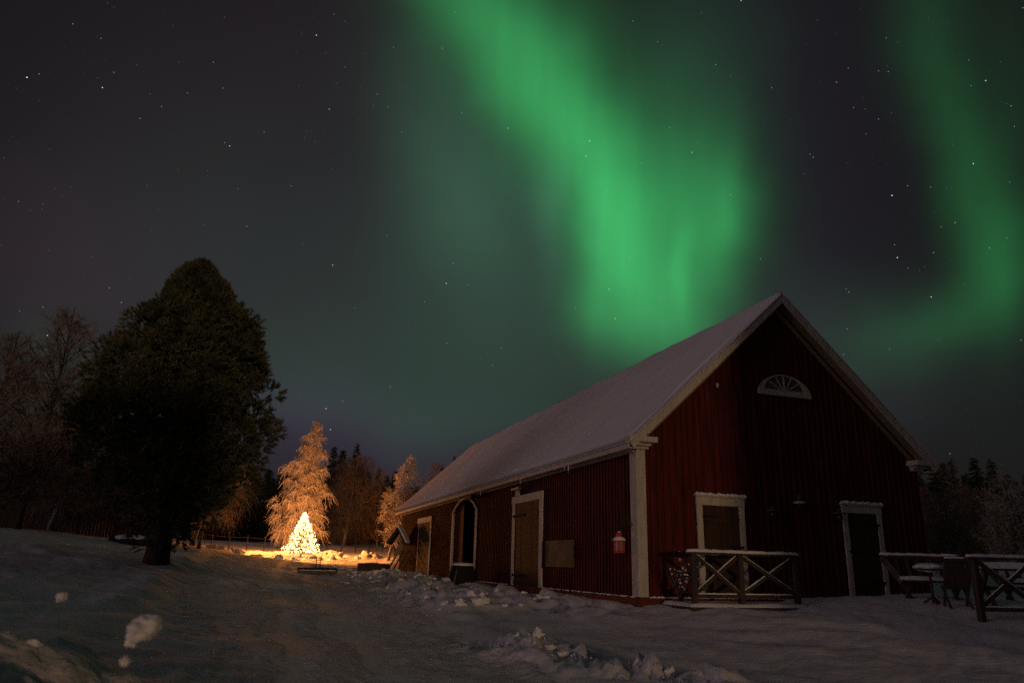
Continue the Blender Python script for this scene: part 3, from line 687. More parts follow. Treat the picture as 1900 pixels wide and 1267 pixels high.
def railing(name, posts, top, bot, base, label, snow=True):
    """posts: list of (x,y); braced with crosses"""
    o0 = Vector((posts[0][0], posts[0][1], base)); t = empty(name, o0, label, 'railing')
    L_ = lambda x, y, z: (x-o0.x, y-o0.y, z-o0.z)
    n = len(posts)
    for i, (x, y) in enumerate(posts):
        b = MB(); b.box(x-.055-o0.x, x+.055-o0.x, y-.055-o0.y, y+.055-o0.y, -.35, top-o0.z-.005); b.build('post', DARKW, t, bevel=.008)
    a, c = Vector(posts[0]), Vector(posts[-1]); d = (c-a).normalized(); a2 = a-d*.14; c2 = c+d*.14
    b = MB(); b.bar(L_(a2.x, a2.y, top+.022), L_(c2.x, c2.y, top+.022), .14, .045); b.build('top_rail', DARKW, t, bevel=.006)
    b = MB()
    for i in range(n-1):
        p, q = Vector(posts[i]), Vector(posts[i+1]); b = MB(); b.bar(L_(p.x+d.x*.056, p.y+d.y*.056, bot), L_(q.x-d.x*.056, q.y-d.y*.056, bot), .07, .07); b.build('bottom_rail', DARKW, t)
        p3, q3 = p+d*.06, q-d*.06
        for (z0, z1, off) in ((top-.04, bot+.05, -.022), (bot+.05, top-.04, .022)):
            nx = Vector((d.y, -d.x))*-off
            u = MB(); A = L_(p3.x+nx.x, p3.y+nx.y, z0); Bq = L_(q3.x+nx.x, q3.y+nx.y, z1); u.bar(A, Bq, .042, .075); br = u.build('brace', DARKW, t)
            if snow:
                s = MB(); A_, B_ = Vector(A)+Vector((0, 0, .046)), Vector(Bq)+Vector((0, 0, .046)); pts = [A_.lerp(B_, k/14)+Vector((0, 0, random.uniform(-.004, .006))) for k in range(15)]
                s.tube(pts, [.012]+[random.uniform(.014, .023) for _ in range(13)]+[.012], 6); s.build('snow', FROST, br)
        s = MB(); pts = [Vector(L_(p.x+d.x*.06, p.y+d.y*.06, bot+.04)).lerp(Vector(L_(q.x-d.x*.06, q.y-d.y*.06, bot+.04)), k/12)+Vector((0, 0, random.uniform(0, .01))) for k in range(13)]
        s.tube(pts, .02, 6); s.build('snow', FROST, t)
    s = MB(); m_ = 26; pts = [Vector(L_(a2.x, a2.y, top+.052)).lerp(Vector(L_(c2.x, c2.y, top+.052)), k/m_)+Vector((0, 0, random.uniform(-.004, .008))) for k in range(m_+1)]
    s.tube(pts, [.03]+[random.uniform(.045, .066) for _ in range(m_-1)]+[.03], 8); s.build('snow', SNOW, t)
    return t
railing('porch_railing', [(.60, -1.2), (1.73, -1.2), (3.14, -1.2)], .85, .03, -.10, 'wooden cross braced railing capped with snow before the gable door')
def deck():
    t = empty('porch_deck', (1.9, -.7, -.2), 'low wooden porch deck under snow behind the railing', 'porch deck')
    b = MB()
    for k in range(7): b.box(-1.45, 1.42, -.62+k*.17, -.62+k*.17+.155, -.02, .02)
    b.build('planks', DARKW, t)
    b = MB(); b.box(-1.46, 1.43, -.68, -.625, -.20, .015); b.box(-1.47, -1.43, -.62, .55, -.2, -.021); b.build('edge_board', DARKW, t)
    nu, nv = 50, 24; u, v = np.meshgrid(np.linspace(-1.47, 1.43, nu), np.linspace(-.66, .55, nv)); e = np.clip(np.minimum(np.minimum(u+1.47, 1.43-u), np.minimum(v+.66, .56-v))/.1, 0, 1)
    z = .022+.07*np.sqrt(1-(1-e)**2)+.012*fbm2(u*2, v*2, 3, 3)*e
    i = np.arange(nv-1)[:, None]*nu; j = np.arange(nu-1)[None]; q = np.stack([i+j, i+j+1, i+nu+j+1, i+nu+j], -1).reshape(-1, 4)
    mesh_np('snow', np.stack([u, v, z], -1), q, None, SNOW, t, smooth=True)
deck()

def at_depth(px, z, depth):
    """point over image column px at forward depth, height z"""
    r = ray(px, 1040); f = r[0]*_F[0]/math.cos(PITCH)+r[1]*_F[1]/math.cos(PITCH)
    p = CAM+r*(depth/f); return Vector((p[0], p[1], z))
def slab_snow(sx, sy, z, h, seed):
    nu, nv = 30, 20; u, v = np.meshgrid(np.linspace(-sx, sx, nu), np.linspace(-sy, sy, nv)); e = np.clip(np.minimum(sx-np.abs(u), sy-np.abs(v))/max(h, .05), 0, 1)
    zz = z+h*np.sqrt(1-(1-e)**2)+.02*fbm2(u*2+seed, v*2, seed, 3)*e
    i = np.arange(nv-1)[:, None]*nu; j = np.arange(nu-1)[None]; q = np.stack([i+j, i+j+1, i+nu+j+1, i+nu+j], -1).reshape(-1, 4)
    top = np.stack([u, v, zz], -1).reshape(-1, 3); bot = top.copy(); bot[:, 2] = z
    n = nu*nv; bd = np.array(list(range(nu))+[k*nu+nu-1 for k in range(1, nv)]+[(nv-1)*nu+k for k in range(nu-2, -1, -1)]+[k*nu for k in range(nv-2, 0, -1)]); bn = np.roll(bd, -1)
    return np.concatenate([top, bot]), np.concatenate([q, q[:, ::-1]+n, np.stack([bd, bd+n, bn+n, bn], -1)])
def terrace():
    p = at_depth(1806, 0, 14.5); d = Vector((.985, -.17))
    ps = [(p.x, p.y), (p.x+d.x*1.28, p.y+d.y*1.28), (p.x+d.x*2.56, p.y+d.y*2.56)]
    railing('terrace_railing', ps, .86, -.03, -.2, 'snow topped cross braced railing in front of the snowy garden table')
    RZ_ = -.42
    # table
    c = at_depth(1868, 0, 16.7); g = gz(c.x, c.y); t = empty('garden_table', (c.x, c.y, g), 'wooden garden table carrying a thick slab of snow', 'table', rz=RZ_)
    b = MB()
    for k in range(6): b.box(-.72, .72, -.40+k*.135, -.40+k*.135+.122, .69-g*0, .725)
    b.build('tabletop', DARKW, t)
    for sx in (-.55, .55):
        for s_ in (1, -1):
            b = MB(); b.bar((sx+.03*s_, -.33*s_, -.1), (sx+.03*s_, .30*s_, .69), .06, .08); b.build('leg', DARKW, t)
    b = MB(); b.bar((-.5, 0, .32), (.5, 0, .32), .05, .08); b.build('stretcher', DARKW, t)
    V, Q = slab_snow(.73, .42, .727, .13, 3); mesh_np('snow', V, Q, None, SNOW, t, smooth=True)
    # benches beside it
    def bench(px, depth, w, rz, label, snow=.08):
        c = at_depth(px, 0, depth); g = min(gz(c.x, c.y), .02); t = empty('garden_bench', (c.x, c.y, g), label, 'garden bench', rz=rz)
        h = w/2
        for k in range(3): b = MB(); b.box(-h+.18, h-.05, -.24+k*.16, -.24+k*.16+.145, .38, .42); b.build('seat_slat', DARKW, t)
        b = MB(); b.bar((-h-.12, .34, .92), (h+.05, .34, .92), .06, .09); b.build('top_rail', DARKW, t, bevel=.015)
        for sx in (-1, 1):
            b = MB(); b.bar((sx*h-(.10 if sx < 0 else -.02), .33, .90), (sx*(h-.22), .14, .36), .10, .10, (1, 0, 0)); b.build('end_post', GREYW, t)
            b = MB(); b.bar((sx*(h-.25), .2, .38), (sx*(h-.30), -.2, -.15), .07, .06); b.build('leg', DARKW, t)
            b = MB(); b.bar((sx*(h-.25), -.2, .38), (sx*(h-.28), .25, -.15), .07, .06); b.build('leg', DARKW, t)
        for k in range(6):
            x = -h+.22+(w-.4)*k/5; b = MB(); b.bar((x-.02, .325, .88), (x, .2, .43), .075, .02, (0, 1, 0)); b.build('back_slat', DARKW, t)
        s = MB(); s.tube([(-h-.14+(w+.2)*k/16, .34, .972+random.uniform(-.005, .008)) for k in range(17)], [.02]+[random.uniform(.03, .042) for _ in range(15)]+[.02], 8); s.build('snow', SNOW, t)
        V, Q = slab_snow(h-.14, .25, .422, snow, 5); mesh_np('snow', V, Q, None, SNOW, t, smooth=True)
    bench(1722, 17.3, 1.55, -.42, 'snow edged garden bench with slanting ends below the right corner of the gable')
    bench(1905, 18.2, 1.6, -.35, 'dark slatted bench behind the snowy garden table')
    # small round table between bench and chair
    c = at_depth(1722, 0, 16.55); g = min(gz(c.x, c.y), .0); t = empty('side_table', (c.x, c.y, g), 'small round table under a cap of snow in front of the bench', 'side table')
    b = MB(); b.lathe([(.30, .66), (.31, .68), (.30, .70)], n=24); b.build('tabletop', DARKW, t)
    b = MB(); b.tube([(0, 0, -.1), (0, 0, .66)], .03, 8); b.build('pedestal', DARKW, t)
    b = MB()
    for k in range(3): b.bar((0, 0, .12), (.26*math.cos(k*2.1), .26*math.sin(k*2.1), -.05), .04, .04)
    b.build('foot', DARKW, t)
    b = MB(); b.lump((0, 0, .715), (.30, .30, .12), 8, .12, .8, 3); b.build('snow', SNOW, t)
    # folding chair leaning its back to the camera
    c = at_depth(1768, 0, 15.9); g = min(gz(c.x, c.y), .0); t = empty('garden_chair', (c.x, c.y, g), 'dark folding chair with a high back turned to the viewer', 'chair', rz=-.5)
    for k in range(5): b = MB(); b.bar((-.20+k*.10, -.24, .92), (-.17+k*.085, -.02, .36), .085, .02, (0, 1, 0)); b.build('back_slat', DARKW, t)
    for sx in (-.24, .24): b = MB(); b.bar((sx, -.26, .95), (sx*.85, .25, -.15), .045, .045); b.build('leg', DARKW, t)
    for sx in (-.2, .2): b = MB(); b.bar((sx, .22, .42), (sx, -.25, -.15), .04, .04); b.build('leg', DARKW, t)
    for k in range(4): b = MB(); b.box(-.21, .21, -.10+k*.1, -.10+k*.1+.085, .39, .415); b.build('seat_slat', DARKW, t)
    b = MB(); b.bar((-.26, -.255, .93), (.26, -.255, .93), .05, .06); b.build('top_rail', DARKW, t)
    s = MB(); s.tube([(-.25+.5*k/8, -.255, .968) for k in range(9)], .024, 6); s.build('snow', SNOW, t)
terrace()

def dry_shrub():
    p = Vector((.62, -.62, -.25)); t = empty('dry_shrub', p, 'leafless shrub with frost tufts growing at the barn corner', 'shrub')
    b = MB(); f = MB(); r = random.Random(4)
    for k in range(26):
        a = r.uniform(0, 6.28); sp = r.uniform(.1, .5); h = r.uniform(.5, 1.25); pts = []
        lean = Vector((math.cos(a)*sp+.08, math.sin(a)*sp*.5, 0))
        for j in range(8):
            q = j/7; pts.append(Vector((r.uniform(-.015, .015), r.uniform(-.015, .015), h*q))+lean*q**1.5)
        b.tube(pts, [.008-.005*j/7 for j in range(8)], 4, cap=False)
        for _ in range(3):
            q = r.randint(4, 7); e = pts[q]+Vector((r.uniform(-.16, .16), r.uniform(-.12, .12), r.uniform(-.02, .14))); b.tube([pts[q], pts[q].lerp(e, .5)+Vector((0, 0, .02)), e], [.004, .003, .002], 3, cap=False)
            if r.random() < .5: f.lump(e, (r.uniform(.014, .034),)*3, k, .4, .9, 1)
    b.build('stem', GREYW, t); s = f.build('frost_tuft', FROST, t); s['kind'] = 'stuff'
dry_shrub()

def tub():
    p = Vector((-.70, 12.0, gz(-.70, 12.0)-.08)); t = empty('tub', p, 'dark snow capped tub standing in the arched doorway', 'tub', rz=.3)
    b = MB(); b.lathe([(.52, -.1), (.53, .25), (.47, .55), (.38, .76), (.30, .78)], n=20); b.build('body', BLACKM, t)
    b = MB(); b.lathe([(.42, .735), (.39, .80), (.25, .835), (.02, .84)], n=20); b.build('snow', SNOW, t)
    for k, (a, l) in enumerate(((2.6, .7), (3.2, .75), (3.7, .6))):
        b = MB(); b.bar((math.cos(a)*.72, math.sin(a)*.72, -.05), (math.cos(a)*.46, math.sin(a)*.46, l), .05, .03); b.build('stave', GREYW, t)
tub()

def yard_things():
    # road drag
    p = on_ground(590, 34.5, .0); t = empty('road_drag', p, 'low wooden drag with two upright handles on the snow track', 'road drag', rz=-YAW+.30)
    L_ = .82
    b = MB(); b.box(-L_, L_, -.40, -.31, .0, .15, .01); b.build('front_plank', GREYW, t)
    b = MB(); b.box(-L_*.96, L_*.96, .22, .30, .06, .24, .01); b.build('rear_plank', DARKW, t)
    for k in range(7):
        x = -L_*.9+L_*1.8*k/6; b = MB(); b.bar((x, -.34, .165), (x*.96, .26, .265), .21, .03); b.build('slat', DARKW, t)
    for x in (.0, .17): b = MB(); b.bar((x-.05, .24, .2), (x-.05, .36, .62), .035, .035); b.build('handle', BLACKM, t)
    V, Q = slab_snow(L_*.97, .05, .152, .05, 7); V = V+np.array([0, -.355, 0]); mesh_np('snow', V, Q, None, SNOW, t, smooth=True)
    # open trough
    p = on_ground(694, 40.5, -.12); t = empty('trough', p, 'open dark wooden trough half filled with snow beyond the barn corner', 'trough', rz=-YAW-.1)
    b = MB(); b.ring([(-.72, -.45), (.60, -.55), (.75, .35), (.1, .62), (-.62, .42)], [(-.66, -.39), (.55, -.48), (.68, .31), (.08, .55), (-.56, .37)], 2, .0, .52); b.build('side_board', DARKW, t)
    b = MB(); b.prism([(-.66, -.39), (.55, -.48), (.68, .31), (.08, .55), (-.56, .37)], 2, .0, .05); b.build('floor', DARKW, t)
    b = MB(); b.lump((-.10, .0, .42), (.52, .40, .22), 3, .15, .7, 3); b.build('snow', SNOW, t)
    # roofed stand leaning at the far corner
    p = on_ground(738, 41.0, 0); p.z = -.10; t = empty('roofed_stand', p, 'small leaning stand with a snowy saddle roof and plank panel', 'stand', rz=-YAW-.1)
    for k in range(4):
        x = -.42+.26*k; b = MB(); b.bar((x-.18, -.35, -.15), (x+.42, .18, 1.25), .075, .06); b.build('leg', DARKW, t)
    for k in range(4):
        b = MB(); b.bar((-.20+.30*k/4+.0, -.13, .95+.02*k), (.10+.30*k/4, .02, 1.72), .085, .03, (0, 1, 0)); b.build('panel_board', SOFFIT, t)
    b = MB(); b.prism([(-.62, 1.55), (-.02, 2.42), (.04, 2.36), (-.50, 1.52)], 1, -.45, .55); b.build('roof', DARKW, t)
    b = MB(); b.prism([(-.02, 2.42), (.50, 1.58), (.44, 1.52), (-.06, 2.36)], 1, -.45, .55); r_ = b.build('roof', DARKW, t)
    b = MB(); b.prism([(-.03, 2.47), (.03, 2.48), (.54, 1.66), (.505, 1.59), (-.015, 2.425)], 1, -.47, .57); b.build('snow', SNOW, r_)
    # snow covered timber by the forest edge
    p = on_ground(238, 37, 0); t = empty('log', p, 'snow covered felled log lying left of the big tree trunk', 'log', rz=-YAW-.12)
    b = MB(); pts = [Vector((-.98+1.96*k/12, .02*math.sin(k), .14)) for k in range(13)]; b.tube(pts, [random.uniform(.19, .22) for _ in range(13)], 10); b.build('trunk', DBARK, t)
    b = MB(); b.tube([q+Vector((0, 0, .10)) for q in pts[1:-1]], [.10]+[random.uniform(.16, .20) for _ in range(9)]+[.1], 8); b.build('snow', SNOW, t)
    # low dark plank fence behind the birches
    p = on_ground(90, 46, 0); t = empty('plank_fence', p, 'low dark plank fence under the birches at the left edge', 'fence', rz=-YAW+.12)
    b = MB(); x = -5.5
    while x < 3.4: b.box(x, x+.15, -.02+random.uniform(-.01, .01), .02, -.2, 1.15+random.uniform(-.05, .05)); x += .17
    b.build('plank_panel', DARKW, t)
    for x in np.arange(-5.4, 3.5, 2.2): b = MB(); b.box(x-.05, x+.05, .021, .12, -.3, 1.2); b.build('post', DARKW, t)
    # wire fence behind the yard
    A, B_ = on_ground(352, 60), on_ground(800, 72); t = empty('wire_fence', A, 'thin wire fence on wooden posts behind the yard', 'fence')
    n = 17; tops = []
    for k in range(n):
        q = A.lerp(B_, k/(n-1)); q.z = gz(q.x, q.y); q = q-A; h = random.uniform(1.0, 1.25); b = MB(); tip = q+Vector((random.uniform(-.06, .06), 0, h)); b.tube([q-Vector((0, 0, .2)), tip], [.042, .034], 6); b.build('post', BLACKM, t); tops.append(q)  # wooden posts coloured black to stay silhouettes in the tree's light
    for zz in (.95, .55): b = MB(); b.tube([q+Vector((0, -.05, zz)) for q in tops], .005, 4, cap=False); b.build('wire', DARKW, t)
yard_things()

# ------------------------------------------------------------------ trees
def ribbons(start, d, length, droop, width, K=4, seed=0, wig=.06):
    """N thin curved strands as tapering ribbons -> V, F, points (N,K+1,3)"""
    r = np.random.default_rng(seed); N = len(start); s = np.linspace(0, 1, K+1)
    P = start[:, None]+d[:, None]*(length[:, None]*s)[..., None]
    P[..., 2] -= (droop*length)[:, None]*s**2
    P = P+np.cumsum(r.normal(size=P.shape)*(wig*length/K)[:, None, None], 1)*(s[None, :, None] > 0)
    T = np.gradient(P, axis=1); T /= np.linalg.norm(T, axis=2)[..., None]+1e-9
    rv = r.normal(size=(N, 1, 3)); sd = np.cross(T, rv); sd /= np.linalg.norm(sd, axis=2)[..., None]+1e-9
    wd = (width[:, None]*(1-.75*s))[..., None]
    V = np.stack([P-sd*wd/2, P+sd*wd/2], 2).reshape(N, -1, 3)
    k = np.arange(K)*2; f = np.stack([k, k+1, k+3, k+2], -1); Fq = (np.arange(N)[:, None, None]*(2*(K+1))+f).reshape(-1, 4)
    return V.reshape(-1, 3), Fq, P
def join(parts):
    V = []; Q = []; b = 0
    for v, q in parts: V.append(v); Q.append(q+b); b += len(v)
    return np.concatenate(V), np.concatenate(Q)
def rprof(prof, t): return np.interp(t, [p[0] for p in prof], [p[1] for p in prof])
_CR, _CF = np.array([_R0[0], _R0[1], 0]), np.array([_F[0], _F[1], 0])/math.cos(PITCH)

def frost_tree(name, base, H, prof, label, cat='tree', group=None, seed=0, nl=46, ntw=3000, nfz=4000, droop=.8, rise=.5, tw=.030, twlen=(.5, 1.2), trunk_r=.12, lean=(0, 0), tmat=None, bmat=None, clear=.10, nsub=6, trunks=1, limbr=.030):
    tmat = tmat or TWIG; bmat = bmat or BARK
    r = np.random.default_rng(seed); rd = random.Random(seed)
    t = empty(name, base, label, cat, group)
    def axis(h): q = h/H; return np.array([lean[0]*q+.12*math.sin(3*q+seed)*H/10, lean[1]*q+.10*math.cos(2.3*q+seed*2)*H/10-.10*math.cos(seed*2)*H/10, h])
    for k in range(trunks):
        b = MB(); off = np.array([0, 0, 0.]) if k == 0 else np.array([rd.uniform(-.5, .5), rd.uniform(-.3, .3), 0])
        n = 14; fr = 1.0 if k == 0 else .7
        pts = [axis(H*fr*i/n)+off*(1+1.5*i/n)*(k > 0) for i in range(n+1)]; pts[0][2] = -.3
        b.tube(pts, [trunk_r*(1.25 if i == 0 else 1)*(1-.93*i/n)*(1 if k == 0 else .75)+.006 for i in range(n+1)], 7); b.build('trunk', bmat, t)
    lm = MB(); st = []; dr = []; ln = []
    for i in range(nl):
        q = clear+(.97-clear)*((i+rd.random())/nl)**.9; h = q*H; a = i*2.399+rd.uniform(-.5, .5)
        R = max(rprof(prof, q), .06)*rd.uniform(.72, 1.05); o = np.array([math.cos(a), math.sin(a), 0.])
        h0 = max(clear*H*.9, h-R*rise*rd.uniform(.9, 1.5)); A = axis(h0); Bp = axis(h); E = Bp+o*R
        pts = []
        for j in range(7):
            s = j/6; p = A*(1-s)+E*s; p[2] += math.sin(s*math.pi*.62)*R*.18*(1 if droop < .5 else 1.6); p[:2] += r.normal(size=2)*.03*R*s; pts.append(p)
        lm.tube(pts, [limbr*(1-.8*j/6)*(.6+.5*R/2) for j in range(7)], 4, cap=False)
        P = np.array(pts)
        for k in range(nsub):
            s = rd.uniform(.25, 1.0); j = min(int(s*6), 5); f = s*6-j; p = P[j]*(1-f)+P[j+1]*f
            dd = (P[j+1]-P[j]); dd /= np.linalg.norm(dd)+1e-9; dd = dd*.8+r.normal(size=3)*.65+np.array([0, 0, .25*(1-droop)]); dd /= np.linalg.norm(dd)
            L = R*rd.uniform(.22, .5)+.18
            qp = [p+dd*L*m_/3+np.array([0, 0, -droop*.35*L*(m_/3)**2]) for m_ in range(4)]
            lm.tube(qp, [limbr*.4, limbr*.32, limbr*.25, limbr*.15], 3, cap=False)
            n = max(3, int(ntw/(nl*nsub)*(0.45+R/ max(p_[1] for p_ in prof))*1.15))
            ss = r.random(n)*.9+.1; st.append(qp[0]+(qp[3]-qp[0])*ss[:, None]); v = dd*.55+r.normal(size=(n, 3))*.55; v /= np.linalg.norm(v, axis=1)[:, None]; dr.append(v); ln.append(r.uniform(*twlen, n)*min(1, .35+R*.45))
    lm.build('limbs', bmat, t)
    st = np.concatenate(st); dr = np.concatenate(dr); ln = np.concatenate(ln)
    V1, F1, P1 = ribbons(st, dr, ln, np.full(len(st), droop)*r.uniform(.6, 1.3, len(st)), np.full(len(st), tw), 4, seed)
    k = r.integers(0, len(st), nfz); j = r.integers(1, 5, nfz); s2 = P1[k, j]; d2 = (P1[k, j]-P1[k, j-1]); d2 /= np.linalg.norm(d2, axis=1)[:, None]+1e-9
    d2 = d2*.7+r.normal(size=(nfz, 3))*.5; d2 /= np.linalg.norm(d2, axis=1)[:, None]
    V2, F2, _ = ribbons(s2, d2, ln[k]*r.uniform(.25, .5, nfz), np.full(nfz, droop*.6), np.full(nfz, tw*.75), 2, seed+1)
    V, Q = join([(V1, F1), (V2, F2)])
    mesh_np('crown', V, Q, None, tmat, t)
    return t

def conifer_mesh(H, R, seed, nwh=22, droop=.35, taper=.85, dens=1.0, spr=.42, lo=.06):
    """spruce crown as whorls of drooping needle sprays; returns V, tris, tips"""
    r = np.random.default_rng(seed); V = []; tips = []
    for w in range(nwh):
        q = lo+(1-lo)*(w/nwh); h = q*H; Rr = R*(1-q)**taper*r.uniform(.85, 1.12)+.03*R
        nb = int(6+3*(1-q)); a0 = r.uniform(0, 6.28)
        for b in range(nb):
            a = a0+6.283*b/nb+r.uniform(-.25, .25); L = Rr*r.uniform(.72, 1.1); o = np.array([math.cos(a), math.sin(a), 0]); sd = np.array([-o[1], o[0], 0])
            n = max(4, int(9*dens*(L/R+.25))); s = (np.arange(n)+r.random(n))/n
            hz = h+r.uniform(-.6, .6)*H/nwh+.12*L-droop*L*s**1.4*1.2+.10*L*s**4
            P = o*(L*s)[:, None]; P[:, 2] = hz
            tips.append(P[-1])
            for m_ in range(3):
                ang = r.uniform(-1.1, 1.1, n)+(m_-1)*.7; dd = o[None]*np.cos(ang)[:, None]+sd[None]*np.sin(ang)[:, None]; dd[:, 2] = r.uniform(-.75, .15, n)
                l = spr*R*(.35+.5*(1-s))*r.uniform(.5, 1.1, n)*(.4+.6*(1-q)); ww = np.cross(dd, r.normal(size=(n, 3))); ww /= np.linalg.norm(ww, axis=1)[:, None]+1e-9
                V.append(np.stack([P-ww*(l*.17)[:, None], P+ww*(l*.17)[:, None], P+dd*l[:, None]], 1).reshape(-1, 3))
    # leader
    n = 14; z = H*(.9+.1*np.arange(n)/n); ang = r.uniform(0, 6.28, n); P = np.stack([0*z, 0*z, z], -1); dd = np.stack([np.cos(ang), np.sin(ang), .8+0*z], -1)*(R*.14*(1.1-np.arange(n)/n))[:, None]; ww = np.cross(dd, [0, 0, 1.])*.2
    V.append(np.stack([P-ww, P+ww, P+dd], 1).reshape(-1, 3))
    V = np.concatenate(V); return V, np.arange(len(V)).reshape(-1, 3), np.array(tips)

# ---- the shining tree
FIRLIT = mat('pale_lit_fir_needles', (.55, .54, .46), .8, (.30, .31, .22), 3)  # blaze of the bulbs helped by a pale needle colour
def christmas_tree():
    p = on_ground(557, 58, .15); H, R = 2.95, 1.34
    t = empty('christmas_tree', p, 'small fir blazing with strings of warm lights in the snow', 'christmas tree')
    V, T, tips = conifer_mesh(H, R, 11, 20, .18, .92, 1.6, .40, .04); mesh_np('needles', V, None, T, FIRLIT, t)
    b = MB(); b.tube([(0, 0, -.2), (0, 0, H*.95)], [.06, .01], 7); b.build('trunk', DBARK, t)
    r = np.random.default_rng(2); n = 1250; q = r.random(n)**1.35*.95+.02; a = r.uniform(0, 6.28, n); rad = (R*(1-q)**.92+.03)*r.uniform(.70, 1.12, n)*(.86+.16*np.sin(a*5+q*40))
    P = np.stack([np.cos(a)*rad, np.sin(a)*rad, q*H+.08+r.uniform(-.05, .08, n)], -1); P[0] = (0, 0, H+.02)
    ov, of = ICO[0]; of = np.array(of); rb = r.uniform(.024, .044, n)
    V = (P[:, None]+ov[None]*rb[:, None, None]).reshape(-1, 3); Fc = (of[None]+(np.arange(n)*12)[:, None, None]).reshape(-1, 3)
    m = mat('warm_bulb_light', (0, 0, 0), .5, emit=(1.0, .68, .27), estr=BULB); m.cycles.emission_sampling = 'NONE'
    o = mesh_np('light_bulbs', V, None, Fc, m, t); o['kind'] = 'stuff'
    for k in range(8):
        qq = .05+.90*k/8; aa = k*2.4-1.2; rr_ = (R*(1-qq)**.92)*.95+.08
        pl = bpy.data.lights.new('bulb_glow', 'POINT'); pl.energy = LAMP_W/8; pl.color = (1.0, .31, .055); pl.shadow_soft_size = .10
        lo = bpy.data.objects.new('bulb_glow', pl); COL.objects.link(lo); lo.parent = t; lo.location = (rr_*math.cos(aa), rr_*math.sin(aa), qq*H+.12)
    idx = np.argsort(q*60+a/6.28); b = MB(); 
    b.tube([P[k]*.97 for k in idx[::5]], .006, 3, cap=False); b.build('light_cord', BLACKM, t)
christmas_tree()

